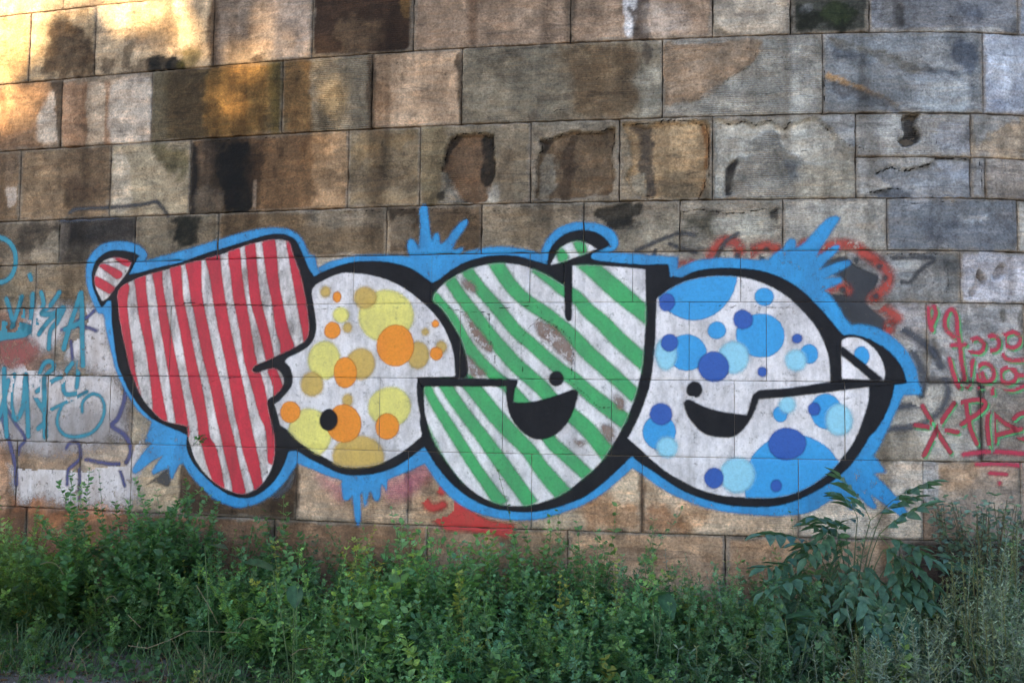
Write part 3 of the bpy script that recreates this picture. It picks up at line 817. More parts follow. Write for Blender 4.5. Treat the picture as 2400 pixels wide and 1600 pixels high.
# old layers first
g = graffiti("whitewash_patch", "patchy old white paint under the teal lettering beside the red-striped letter")
for t in ["D: 570,660 650,650 720,690 760,800 800,1000 830,1110 640,1100 570,1030 480,1010 420,900 500,760",
          "D: 0,1120 240,1115 760,1110 770,1560 0,1568", "G: 70,180 420,190 890,200 900,640 870,760 540,800 280,760 130,800 90,560",
          "D: 300,690 480,700 420,860 300,900 250,800", "G: 760,0 870,10 880,60 820,220 770,260"]:
    vv = poly(t)
    paint("paint_patch", lambda P: sd_poly(P, vv) + 0.10 * fbm(P[:, 0], P[:, 1], 3.2, 44, 5) + 0.02, 1, WASH, g, bbox(vv, pad=0.15), 0.12)
g = graffiti("faded_red_patch", "worn dull red paint patch under the upper teal lettering")
p_poly("paint_patch", poly("D: 0,860 150,850 250,880 270,960 180,1040 60,1060 0,1040"), 2, WASHPINK, g, margin=0.06)

g = graffiti("dark_paint_line", "thin blue-black sprayed line bent at one end, above the striped letter's ear")
p_strokes("paint_stroke", ["A: 480,1465 520,1440 650,1432 760,1428 900,1416 1000,1405 1075,1388 1110,1420 1160,1485"], 0.013, 2, OLDBLACK, g)
p_strokes("paint_stroke", ["A: 410,1520 600,1510 800,1500"], 0.010, 2, OLDGREY, g)

g = graffiti("navy_scrawl", "navy blue old outline strokes on the whitewash below the teal lettering")
for i, ts in enumerate([["G: 0,180 40,300 80,450 105,560 112,690"], ["G: 50,170 110,270 175,370 130,440 120,520"],
          ["G: 455,440 480,405 530,400 550,440 550,510 500,560 470,590 462,690"], ["G: 560,510 680,535 790,550 880,540"],
          ["G: 870,40 850,140 810,240 770,285 850,340 890,400 900,470 870,540"], ["G: 815,560 840,630 860,700"],
          ["D: 650,670 600,715 530,745 470,770"], ["D: 425,800 520,775 600,785 665,808"], ["D: 490,880 500,1000"], ["G: 545,560 548,680 545,790"]]):
    p_strokes("paint_stroke", ts, 0.017 if i in (0, 4) else 0.013, 3, NAVY, g)
g = graffiti("dark_wedge", "small faded black wedge of paint under the left blue spray burst")
p_poly("paint_patch", poly("G: 1010,690 1080,640 1165,575 1165,700 1110,690 1060,670"), 2, OLDBLACK, g)
p_poly("paint_patch", poly("G: 1880,750 1960,690 2010,610 2025,640 1990,720 1900,790"), 2, OLDGREY, g)

# teal tag
g = graffiti("teal_ring", "teal sprayed ring cut by the picture's left edge, above the teal lettering")
p_strokes("paint_stroke", ["D: -150,330 -120,220 -50,170 10,170 65,200 100,260 108,330 95,400 60,450 0,475 -80,460 -150,330"], 0.019, 4, TEAL, g)
g = graffiti("teal_lettering", "upper row of teal sprayed letters next to the striped letter's ear")
p_strokes("letter", ["D: -60,600 -30,700 -20,780", "D: 45,590 75,680 95,770", "D: 150,575 120,680 85,780"], 0.019, 4, TEAL, g)
p_strokes("letter", ["D: 150,580 160,680 165,790", "D: 205,425 215,455", "D: 225,555 218,700 205,840"], 0.019, 4, TEAL, g)
p_strokes("letter", ["D: 285,545 300,620 270,690 235,740 290,790 330,830", "D: 300,660 250,720"], 0.019, 4, TEAL, g)
p_strokes("letter", ["D: 410,545 350,630 290,690 370,690 440,650 400,740 350,810 340,930", "D: 270,830 340,740 430,660"], 0.019, 4, TEAL, g)
p_strokes("letter", ["D: 555,550 520,660 480,780 440,930", "D: 560,550 566,700 568,880 572,1045", "D: 450,800 560,750"], 0.020, 4, TEAL, g)
p_poly("paint_patch", poly("D: -80,760 60,740 200,760 240,800 180,850 60,870 -80,880"), 4, TEAL, g)
g = graffiti("teal_lettering", "lower row of teal sprayed letters ending in a big looping tail")
p_strokes("letter", ["D: 30,1070 35,1250 50,1530", "D: 60,1150 20,1330 -40,1500"], 0.020, 4, TEAL, g)
p_strokes("letter", ["D: 100,1110 80,1230 90,1370 120,1415 160,1330 180,1110 190,1300 198,1530"], 0.019, 4, TEAL, g)
p_strokes("letter", ["D: 190,1120 250,1270 310,1370", "D: 305,1130 308,1300 312,1535", "D: 265,1480 310,1440"], 0.019, 4, TEAL, g)
p_strokes("letter", ["D: 275,1100 310,1030 355,1020 370,1060 325,1105 290,1150", "D: 255,1225 340,1165 420,1125"], 0.017, 4, TEAL, g)
p_strokes("letter", ["D: 500,1030 450,1100 435,1180 450,1240 520,1240 600,1212", "D: 545,1000 538,1100 528,1195"], 0.018, 4, TEAL, g)
p_strokes("tail", ["D: 320,1365 440,1305 600,1225", "D: 565,1365 570,1295 630,1243 690,1260 718,1330 700,1420 640,1500 540,1535 450,1525 400,1470 395,1400 430,1310"], 0.013, 4, TEAL, g)

# red and black piece half hidden by the mural's right end
g = graffiti("red_black_piece", "old red and black painted piece showing behind the mural's upper right corner")
p_poly("black_fill", poly("F: 980,330 1110,300 1190,360 1280,400 1345,430 1330,500 1280,560 1262,620 1330,680 1390,740 1380,800 1280,790 1150,770 1050,640 1000,560 1130,560 1140,480 1060,430 960,380"), 1, paint_material("old_black_fill", (34, 36, 44), 0.012, 0.93, 0.4, 0.2, (60, 60, 68)), g)
for ts, r in [(["F: 190,300 250,210 320,185 380,215 395,270"], 0.03), (["F: 440,300 500,250 570,225 640,240"], 0.03), (["F: 790,250 830,205 860,200"], 0.02),
           (["F: 950,265 1010,225 1100,212 1190,225 1250,275 1340,330 1405,390 1420,450 1380,530 1310,590"], 0.030), (["F: 1310,590 1370,650 1440,690 1480,720 1430,760 1415,820"], 0.028),
           (["F: 1010,520 1100,500 1140,530"], 0.022), (["F: -40,350 60,330"], 0.014)]:
    p_strokes("red_stroke", ts, r, 2, OLDRED, g, margin=0.03)
p_strokes("dark_stroke", ["F: 230,310 290,200 380,140"], 0.012, 3, OLDBLACK, g)
for x, y in ((575, 248), (545, 305), (1195, 318), (1355, 365), (1395, 445), (1330, 570), (1100, 525), (270, 290), (375, 290)):
    p_poly("dark_spot", ell("F", x, y, 20), 3, OLDBLACK, g)
g = graffiti("black_line_tag", "thin black sprayed lines rising beside the green-striped letter's ear")
p_strokes("paint_stroke", ["E: 2030,255 2120,215 2200,180 2280,150 2349,135 F: 80,152"], 0.012, 2, OLDBLACK, g)
p_strokes("paint_stroke", ["E: 2150,285 2180,210 2230,195 2300,225 2349,240 F: 90,268"], 0.012, 2, OLDBLACK, g)
g = graffiti("black_arrow_line", "thin black zigzag line right of the old red and black piece")
p_strokes("paint_stroke", ["F: 1200,335 1400,312 1600,302 1710,305 1730,322 1660,370 1610,420 1570,470 1520,472 1450,468"], 0.011, 2, OLDBLACK, g)
g = graffiti("grey_arcs", "faded dark grey arcs beside the blue-dotted letter's rear bump")
for t, r in [("F: 1440,755 1540,812 1640,880 1720,950 1775,1050", 0.022), ("F: 1580,950 1640,1060 1655,1170 1640,1250", 0.020), ("F: 1490,1330 1570,1320 1640,1290 1690,1200", 0.018),
             ("F: 1430,1485 1600,1462 1680,1430 1780,1350 1830,1230 1800,1130", 0.018)]:
    p_strokes("paint_stroke", [t], r, 2, OLDGREY, g, margin=0.04)
g = graffiti("red_scrawl", "red sprayed loop and smear under the green-striped letter, just above the weeds")
p_strokes("loop", ["H: 690,735 640,670 590,665 560,710 575,790 620,850 700,830"], 0.026, 1, LOWRED, g, margin=0.04)
p_poly("smear", poly("H: 600,900 700,850 780,780 900,870 1000,930 1120,955 1190,975 1160,1050 1000,1030 850,1010 720,1000"), 1, LOWRED, g, margin=0.04)
p_poly("mist", poly("H: 300,680 450,620 560,540 620,640 480,760 340,800"), 1, MIST, g, margin=0.07)
p_poly("mist", poly("G: 2180,620 2349,700 2349,800 2250,720"), 1, MIST, g, margin=0.07)

# pink tag with green shadow at the right edge
def tagged(name, label, letters, r, m, shadow=(0.012, -0.010)):
    g = graffiti(name, label)
    for ts in letters: p_strokes("letter_shadow", ts, r * 0.9, 3, MINT, g, shift=shadow)
    for ts in letters: p_strokes("letter", ts, r, 5, m, g)
tagged("pink_lettering", "top line of looping pink letters with green edges near the right edge",
       [["F: 1690,650 1692,730 1715,805", "F: 1728,640 1742,690 1712,770"],
        ["F: 1868,850 1815,800 1803,730 1830,670 1862,665 1885,720 1890,810 1905,900 1918,1010 1940,1140", "F: 1850,907 1945,903"],
        ["F: 2020,858 1975,880 1968,930 2010,962 2060,945 2072,895 2030,858 2020,858"], ["F: 2130,838 2085,870 2085,920 2130,945 2175,915 2170,860 2130,838"],
        ["F: 2200,835 2196,950 2230,1000 2300,1012 2400,1005", "F: 2270,815 2220,840 2220,900 2270,925 2318,895 2318,840 2270,815"]], 0.0138, PINK)
tagged("pink_lettering", "second line of pink letters with green edges near the right edge",
       [["F: 1835,1000 1865,1110 1905,1195 1930,1095 1960,1195 1980,1100 1995,1010"],
        ["F: 2090,1160 2030,1140 2022,1070 2075,1032 2130,1062 2140,1125 2090,1160 2060,1100"],
        ["F: 2250,1055 2195,1080 2190,1140 2240,1170 2290,1140 2290,1080 2250,1055", "F: 2250,1050 2310,1110 2400,1110"],
        ["F: 2040,1195 2120,1188 2132,1245"], ["F: 2190,1180 2250,1215 2330,1195 2400,1170"], ["F: 1905,1190 1965,1195", "F: 1900,1215 1970,1210"]], 0.0138, PINK)
tagged("pink_star", "dark pink six-pointed star of crossed strokes with green tips",
       [["I: 1650,150 1740,310 1840,468"], ["I: 1868,130 1760,290 1660,488"], ["I: 1600,282 1740,302 1890,330"]], 0.0145, DARKPINK, (0.008, -0.010))
tagged("pink_lettering", "third line of dark pink letters beside the star at the right edge",
       [["I: 1868,140 1960,115 2050,108 2085,140 2040,195 1970,240 1918,275", "I: 1950,140 1975,290 2022,410"],
        ["I: 2112,125 2095,270 2110,430"], ["I: 2130,190 2140,300 2150,395", "I: 2130,195 2220,270 2310,315", "I: 2150,352 2330,308"],
        ["I: 2380,190 2300,215 2270,270 2300,350 2349,380 2420,400"]], 0.0138, DARKPINK)
g = graffiti("pink_underline", "pink underlines, short dash and dot below the pink lettering")
p_strokes("line", ["I: 1930,482 2050,468 2150,463 2349,478 2450,482"], 0.014, 5, PINK, g)
p_strokes("line", ["I: 2020,552 2180,548 2320,560"], 0.013, 5, PINK, g)
p_strokes("dash", ["I: 2110,610 2230,620"], 0.013, 5, PINK, g)
p_poly("dot", ell("I", 2182, 680, 17), 5, PINK, g)

# ---- the mural
SIL = poly("D: 700,645 665,570 640,500 635,420 655,340 700,290 760,258 830,255 900,265 960,290c 930,340 890,420c 960,408 1080,375 1240,340 1400,282 1560,232 1700,190 1830,150 1920,142 1990,155 2040,190 2070,250 2100,320 2125,380 2160,435c 2250,390 2349,355 "
           "E: 100,333 230,330 350,340 470,375 560,430 625,480c 680,450 760,390 860,335 980,300 1100,288 1220,298 1320,325 1418,352c 1430,270 1470,200 1530,150 1610,120 1700,118 1780,145 1840,200 1845,225c 1780,252 1720,278c 1722,312 1800,330 1950,345 2090,355 2140,352c 2252,350c 2262,438c 2349,440c "
           "F: 80,400 200,380 350,378 500,390 620,420 730,470 840,550 940,650 1020,740 1080,815 1110,838c 1160,835 1240,850 1330,890 1420,950 1490,1030 1525,1100 1536,1165c 1457,1170c 1440,1260 1400,1370 1330,1490 "
           "I: 1290,350 1230,450 1150,560 1050,650 930,725 800,790 650,835 500,843 350,835 200,805 80,765 0,730 H: 2250,670 2150,600 2060,545 2000,492c 1900,590 1800,680 1680,770 1560,820 1430,860 1280,880 1150,870 1020,845 900,790 800,720 720,640 650,550 600,470 570,430c 480,500 380,565 250,610 120,625 0,615 "
           "G: 2230,560 2130,510 2040,458 1988,460c 1960,540 1900,650 1820,730 1740,775 1650,780 1560,750 1460,680 1370,590 1310,500 1285,420 1290,350c 1240,325 1130,280 1040,230 960,150 900,60 D: 860,1150 820,1060 800,960 785,850 772,740 770,650 765,600c 740,600c", 3)
HALO = poly("D: 640,610 605,520 593,430 600,340 640,270 700,215 780,195 860,195 940,212 990,245 1015,290 1000,325c 1100,300 1240,262 1400,215 1560,165 1700,125 1820,103 1920,100 2000,115 2060,155 2100,215 2125,275 2168,292c 2185,375c 2260,335 2349,312 "
            "E: 100,290 250,285 400,290 470,300c 455,225 465,185 490,178 510,200 535,240c 545,120 540,0 B: 540,1440 562,1412 590,1415 600,1500 E: 605,60 615,160 628,195c 640,150 660,135 675,160 680,215c 720,190 770,120 820,65 860,45 870,70 840,120 790,190 768,245c 790,250 830,238 842,252 812,288c 870,262 980,240 1100,230 1220,240 1320,262 1372,280c "
            "1385,240 1410,190 1460,130 1530,85 1620,62 1720,65 1810,85 1870,125 1900,170 1905,215 1880,255 1840,270c 1950,275 2100,285 2250,297 2312,300c 2318,340 2312,385c 2349,365 F: 100,325 250,308 400,312 520,320 600,310c 640,270 690,240 710,200 740,175 775,185 778,240c 850,190 920,110 980,50 1010,28 1060,20 1080,40 1040,100 990,180 940,255 925,295c "
            "1000,250 1050,220 1080,225 1060,265 1000,320 938,388c 1030,350 1120,325 1155,330 1140,365 1060,410 978,448c 1040,440 1090,445 1090,475 1040,500 975,530c 1020,570 1070,640 1110,710 1160,768c 1240,765 1340,790 1430,840 1510,910 1570,990 1610,1080 1625,1180 1642,1200 1640,1245c 1520,1250c 1480,1330 1430,1440 I: 1370,390 1340,450 1308,490c 1350,535 1400,605c 1312,615c "
            "1430,730 1530,850 1545,900 1500,908 1420,850 1290,755c 1320,815 1335,850 1290,850 1240,800 1200,762c 1180,850 1150,862 1110,810 1080,768c 1000,810 900,870 800,895 650,905 450,895 250,870 100,830 0,790 H: 2250,745 2150,680 2070,620 2002,578c 1900,670 1800,750 1650,835 1500,890 1350,930 1200,935 1050,915 900,870 780,800 690,710 630,630 575,545c 460,600 320,655c "
            "312,740c 290,700 276,690c 265,790 230,800 205,740 190,755 175,835 158,835 145,750 130,762c 135,920 115,975 95,920 78,765c 50,795 15,790 0,690c G: 2349,660 2250,630 2150,585 2045,545c 1980,645 1900,735 1800,805 1700,842 1620,845 1500,800 1400,720 1320,630 1262,545c 1230,560 1190,650 1172,640 1165,580c 1120,590 1060,620 1045,600 1090,530 1122,490c 1050,530 970,590 930,615 910,590 950,520 1010,440 1045,405c 1000,395c 1030,300 1045,260c 960,190 900,110 D: 848,1190 800,1080 775,980 750,880 730,790 715,700 680,690c 655,650", 3)
FILL = {}
FILL[1] = poly("D: 815,540 880,480 1000,430 1120,395 1240,360 1400,320 1560,270 1700,220 1830,190 1920,180 1990,200 2010,260 2035,330 2070,430 2090,520 2105,600 2120,700 2128,800 2110,865 2050,910 1950,960 1850,1005 1760,1045 1732,1080c 1760,1098 1820,1080 1870,1068 1910,1075 1945,1110 1958,1150 1945,1190 1900,1245 1850,1275 1840,1310 1850,1370 1870,1450 1885,1510 "
               "G: 1892,400 1885,520 1850,620 1790,700 1700,750 1620,745 1520,700 1420,620 1350,520 1320,440 1300,380 1295,290c 1240,275 1130,250 1050,180 990,110 955,40 D: 920,1130 890,1030 870,930 850,850 835,760 820,650", 3)
FILL[11] = poly("D: 705,602c 665,520 655,440 680,370 720,325 790,305 860,315 905,335c 880,400 830,470 790,520 740,585", 3)
FILL[2] = poly("D: 2150,520 2250,450 2349,412 E: 80,412 200,425 320,460 430,515 530,590 620,670 690,760 740,860 775,970 785,1122c 525,1130c 520,1200 525,1290 545,1400 H: 540,260 555,355c 480,420 380,490 260,545 120,568 0,560 G: 2250,510 2150,455 2050,380 1990,320 1930,280c 1910,200 1890,140c 1940,100 1990,40 D: 2012,1180 2015,1120 2000,1060 1960,1020c 1990,990 2100,935 2160,870 2180,780 2165,650", 3)
FILL[3] = poly("E: 635,575c 680,510 760,450 860,395 980,358 1100,345 1220,355 1320,385 1420,430 1500,480 1537,505c 1560,360c 1700,358 1900,368 2092,385c 2095,600 2090,800 2075,1000 2050,1150 2000,1320 1930,1480 H: 1850,440 1770,550 1660,650 1550,735 1440,790 1300,830 1150,835 1020,800 900,730 800,630 720,520 660,430 620,340 590,250 572,150 575,-40c E: 870,1135c 875,1050 855,950 820,850 750,730 690,650 640,605", 3)
FILL[33] = poly("E: 1440,355c 1470,300 1510,240 1570,205 1640,195 1710,215 1757,246c 1660,285 1560,320 1500,340", 3)
FILL[4] = poly("E: 2170,590c 2260,525 2349,478 F: 80,455 200,435 330,435 450,450 560,485 660,535 750,600 840,690 920,790 970,890 1005,1000 1015,1145c 1015,1185c 1280,1185c 1275,1300 I: 1245,220 1210,320 1160,420 1100,500 1020,590 920,670 800,735 680,770 550,780 400,775 250,760 100,715 0,665 H: 2250,610 2150,530 2050,440 1972,370c 1995,330 E: 2060,1370 2120,1200 2145,1050 2160,900 2165,750", 3)
FILL[44] = poly("F: 1092,900c 1105,865 1170,852 1240,870 1310,925 1360,990 1390,1080 1385,1150c 1095,1135c", 3)

mural = empty("graffiti_mural", O, label="long bubble-letter mural, striped and dotted letters outlined in black and sky blue", cat="graffiti")
p_poly("blue_halo", HALO, 6, BLUE, mural, skip=lambda P: sd_poly(P, SIL))
p_poly("black_outline", SIL, 8, BLACK, mural, skip=lambda P: np.maximum.reduce([sd_poly(P, FILL[k]) for k in (1, 2, 3, 4)]))
LET = {}
for k, m, lab in ((1, WHITE_R, "red and white striped letter with a notch and an ear"), (2, WHITE, "white letter with yellow and orange dots"),
                  (3, WHITE, "green and white diagonally striped letter with a smiling mouth"), (4, WHITE, "white letter with light and dark blue dots")):
    LET[k] = p_poly("letter", FILL[k], 10, m, mural)
    LET[k]["label"] = lab
EAR = {1: p_poly("ear", FILL[11], 10, WHITE_R, LET[1]), 3: p_poly("ear", FILL[33], 10, WHITE, LET[3]), 4: p_poly("ear", FILL[44], 10, WHITE, LET[4])}

def band(rows):
    """rows: 'Z: y xl-xr ...' -> outline of an upright stripe"""
    reg, Lp, Rp = None, [], []
    for tok in rows.split():
        if tok.endswith(":"): reg = tok; continue
        a, y = tok.split("@")
        xl, xr = a.split("-")
        Lp.append(f"{reg} {xl},{y}"); Rp.append(f"{reg} {xr},{y}")
    return poly(" ".join(Lp + Rp[::-1]), 4)
RED_ROWS = ["D: 700-882@480 760-880@600 790-888@720 800-905@850 800-920@960 800-935@1080 830-955@1180 900-970@1250",
 "D: 920-1000@400 935-1008@520 957-1030@700 1000-1062@900 1030-1095@1100 1050-1130@1300 1060-1155@1470",
 "D: 1040-1110@360 1062-1122@480 1080-1140@600 1110-1175@800 1145-1215@1000 1175-1255@1200 1205-1290@1400 1230-1305@1530",
 "D: 1170-1240@330 1185-1255@480 1200-1270@600 1240-1310@800 1275-1350@1000 1310-1395@1200 1355-1430@1400 1372-1450@1540 G: 1395-1488@430 1425-1520@550 1470-1545@680 1500-1560@780",
 "D: 1280-1380@310 1300-1390@450 1320-1400@600 1360-1440@800 1400-1480@1000 1450-1530@1200 1490-1575@1400 G: 1520-1608@350 1535-1625@430 1565-1650@550 1600-1685@700 1610-1695@790",
 "D: 1415-1505@270 1445-1530@430 1470-1555@600 1505-1590@800 1550-1635@1000 1585-1680@1200 1620-1720@1400 G: 1650-1745@350 1665-1765@430 1700-1790@550 1745-1810@700 1760-1820@790",
 "D: 1570-1645@230 1590-1670@430 1610-1695@600 1650-1730@800 1680-1765@1000 1735-1825@1200 1790-1862@1400 G: 1825-1905@300 1840-1920@430 1850-1920@540",
 "D: 1685-1750@180 1705-1775@400 1725-1800@600 1780-1850@800 1825-1890@980 1842-1912@1080 1880-1950@1190 1890-1960@1290",
 "D: 1805-1888@150 1840-1920@450 1870-1945@600 1900-1990@800 1930-2025@900 1940-2040@980",
 "D: 1965-1995@150 1985-2030@280 2005-2075@400 2040-2115@600 2080-2150@800 2100-2160@900"]
for rws in RED_ROWS: p_poly("red_stripe", band(rws), 12, RED, LET[1], FILL[1])
for t in ["D: 770,290 850,290 920,335 890,368 835,348", "D: 685,362 730,350 845,408 812,455 750,412", "D: 650,432 700,448 790,508 762,555 650,488"]:
    p_poly("red_stripe", poly(t), 12, RED, EAR[1], FILL[11])
def swath(txt, hw):
    p, c = parse(txt)
    q = catmull(p, False, c, 4)
    d = np.gradient(q, axis=0)
    d /= np.linalg.norm(d, axis=1, keepdims=True)
    n = np.stack([-d[:, 1], d[:, 0]], 1)
    s = np.linspace(0, 1, len(q))[:, None]
    w = 0.92 * (hw[0] * (1 - s) + hw[1] * s) * ZS * (1 + 0.05 * np.sin(s * 9 + hw[0]))
    v = np.concatenate([q + n * w, (q - n * w)[::-1]])
    return on_wall(v[:, 0], v[:, 1])
for t, hw in [("E: 600,540 655,600 760,725 850,880 950,1010 1060,1120 1140,1185 1230,1280 1340,1400 H: 1440,390 1560,500 1710,640", (44, 48)),
              ("E: 735,440 830,580 930,710 1030,845 1120,950 1200,1040 1290,1120 1380,1200 1460,1290 1600,1400 1710,1500 H: 1850,500", (48, 62)),
              ("E: 850,370 950,510 1050,625 1130,720 1210,815 1310,900 1420,1000 1520,1085 1600,1140 1700,1230 1800,1310 1880,1370 1990,1460", (44, 58)),
              ("E: 1050,320 1130,445 1210,545 1300,620 1420,700 1520,785 1600,855 1700,960 1800,1050 1900,1140 2030,1260", (52, 56)),
              ("E: 1330,370 1440,455 1530,530 1610,570 1700,670 1800,755 1900,860 2000,950 2110,1050", (40, 66)),
              ("E: 1660,320 1760,410 1850,490 1950,575 2040,650 2130,720", (66, 66)),
              ("H: 570,-30 625,95 705,225 775,335 850,455 930,580 1000,680 1060,765 1110,830", (36, 50)),
              ("H: 690,-40 780,105 870,230 960,345 1040,455 1120,565 1210,690 1310,830", (46, 58)),
              ("H: 850,-40 960,90 1060,215 1180,345 1290,455 1370,570 1450,665 1560,790", (56, 62)),
              ("H: 590,290 640,390 700,510 770,620 840,700", (14, 10))]:
    p_poly("green_stripe", swath(t, hw), 12, GREEN, LET[3], FILL[3])
for t in ["E: 1480,275 1520,240 1565,305 1505,340", "E: 1590,185 1665,190 1692,262 1640,285"]:
    p_poly("green_stripe", poly(t), 12, GREEN, EAR[3], FILL[33])
DOTS2 = [("D", 2240, 540, 35, 38, OCHRE), ("D", 2320, 575, 28, 38, ORANGE), ("E", 0, 700, 55, 52, YELLOW), ("D", 2290, 805, 56, 58, ORANGE), ("E", 45, 785, 32, 36, OCHRE),
         ("E", 310, 705, 185, 180, YELLOW), ("E", 165, 580, 76, 76, OCHRE), ("E", 530, 975, 75, 95, OCHRE), ("E", 375, 910, 130, 140, ORANGE),
         ("E", 650, 760, 25, 25, ORANGE), ("E", 580, 815, 25, 25, OCHRE), ("E", 690, 920, 38, 42, OCHRE), ("E", 655, 965, 43, 46, ORANGE),
         ("E", 135, 1035, 100, 108, OCHRE), ("D", 2235, 1010, 112, 128, YELLOW), ("E", 30, 1095, 80, 104, ORANGE), ("D", 2150, 1175, 76, 85, OCHRE),
         ("E", 45, 1285, 35, 45, OCHRE), ("D", 2135, 1510, 150, 165, YELLOW), ("D", 2000, 1365, 68, 75, ORANGE), ("H", 120, 500, 175, 150, OCHRE), ("E", 20, 1445, 118, 132, ORANGE),
         ("E", 335, 1330, 143, 138, YELLOW), ("E", 318, 1465, 82, 88, ORANGE)]
for i, (r_, x, y, rx, ry, m) in enumerate(DOTS2): p_poly("dot", ell(r_, x, y, rx, ry), 11.5 + 0.22 * i, m, LET[2], FILL[2])
DOTS4 = [("F", 80, 430, 297, 297, MIDBLUE), ("E", 2240, 612, 55, 62, DARKBLUE), ("F", 30, 957, 135, 122, MIDBLUE), ("E", 2235, 965, 75, 110, PALEBLUE), ("E", 2258, 890, 58, 60, DARKBLUE),
         ("F", 235, 805, 62, 60, MIDBLUE), ("F", 535, 840, 164, 152, MIDBLUE), ("F", 415, 730, 67, 66, DARKBLUE), ("F", 350, 990, 106, 108, PALEBLUE), ("F", 213, 1055, 107, 103, DARKBLUE),
         ("F", 560, 575, 65, 62, MIDBLUE), ("F", 787, 862, 35, 34, DARKBLUE), ("F", 868, 967, 62, 68, MIDBLUE), ("F", 778, 1010, 74, 72, PALEBLUE), ("F", 548, 1090, 33, 34, DARKBLUE),
         ("F", 672, 1380, 50, 55, MIDBLUE), ("F", 720, 1318, 56, 56, PALEBLUE), ("F", 985, 1360, 108, 118, MIDBLUE), ("F", 905, 1345, 42, 46, DARKBLUE), ("F", 1075, 1420, 90, 108, PALEBLUE),
         ("I", 765, 700, 350, 350, MIDBLUE), ("I", 718, 410, 128, 112, DARKBLUE), ("I", 375, 625, 122, 118, PALEBLUE), ("I", 215, 645, 65, 73, DARKBLUE), ("I", 643, 698, 38, 42, DARKBLUE),
         ("H", 2188, 330, 112, 120, MIDBLUE), ("H", 2200, 205, 76, 76, DARKBLUE), ("H", 2242, 432, 72, 70, PALEBLUE)]
for i, (r_, x, y, rx, ry, m) in enumerate(DOTS4): p_poly("dot", ell(r_, x, y, rx, ry), 11.5 + 0.22 * i, m, LET[4], FILL[4])
p_poly("dot", ell("F", 1230, 982, 55, 65), 12, MIDBLUE, EAR[4], FILL[44])
# inner black strokes, eyes and mouths
p_poly("eye", ell("D", 2265, 1420, 62, 75), 18.5, BLACK, LET[2])
p_poly("mouth_line", poly("E: 520,1128c 1215,1143c 1210,1175 1195,1205 1182,1300c 1300,1298 1450,1262 1560,1222 1600,1210 1627,1225 1625,1262 1600,1350 1560,1430 1500,1500 1420,1545 1340,1550 1270,1520 1200,1450 1160,1380 1140,1290 1136,1190c 578,1188c 560,1200c"), 18.5, BLACK, LET[3])
p_poly("eye", ell("E", 1480, 1137, 50, 51), 18.5, BLACK, LET[3])
p_poly("inner_stroke", poly("E: 1535,340c 1590,340c 1588,500 1586,690 1580,735 1550,735 1540,690 1536,500"), 18.5, BLACK, LET[3])
p_poly("mouth_line", poly("F: 1535,1145c 1280,1150 1015,1160 850,1185 700,1205 540,1215 500,1232 478,1262 462,1320 440,1388c 350,1375 250,1360 150,1330 60,1285 30,1280 8,1300 15,1335 35,1390 75,1445 135,1505 200,1530 270,1538 345,1535 400,1500 450,1440 488,1370 522,1275c 700,1262 900,1240 1100,1215 1280,1192 1450,1176 1535,1168c"), 18.5, BLACK, LET[4])
p_poly("eye", ell("F", 80, 1212, 55, 55), 18.5, BLACK, LET[4])
p_poly("inner_stroke", poly("F: 1080,905c 1110,925 1250,1035 1390,1150c 1300,1152c 1200,1062 1090,975c"), 18.5, BLACK, LET[4])
# bare stone showing through the striped letter where the face has flaked
BARE = paint_material("flaked_stone", (116, 88, 74), 0.02, 0.85, 0.6, 0.9, (150, 140, 136), fuzz=0.03, rough=0.85)
for t in ["E: 850,680 920,760 1000,860 1040,920 1030,960 960,920 880,820", "E: 1340,740 1450,760 1540,850 1600,960 1590,1040 1530,990 1430,900 1350,830", "E: 870,980 940,1040 1000,1110 900,1115",
          "H: 1790,270 1870,300 1880,390 1840,400 1800,340", "H: 1880,80 1950,110 1940,180 1900,160", "E: 820,450 910,480 930,540 860,530", "H: 1600,380 1680,400 1640,430"]:
    p_poly("flaked_patch", poly(t), 19, BARE, LET[3], FILL[3], margin=0.05)

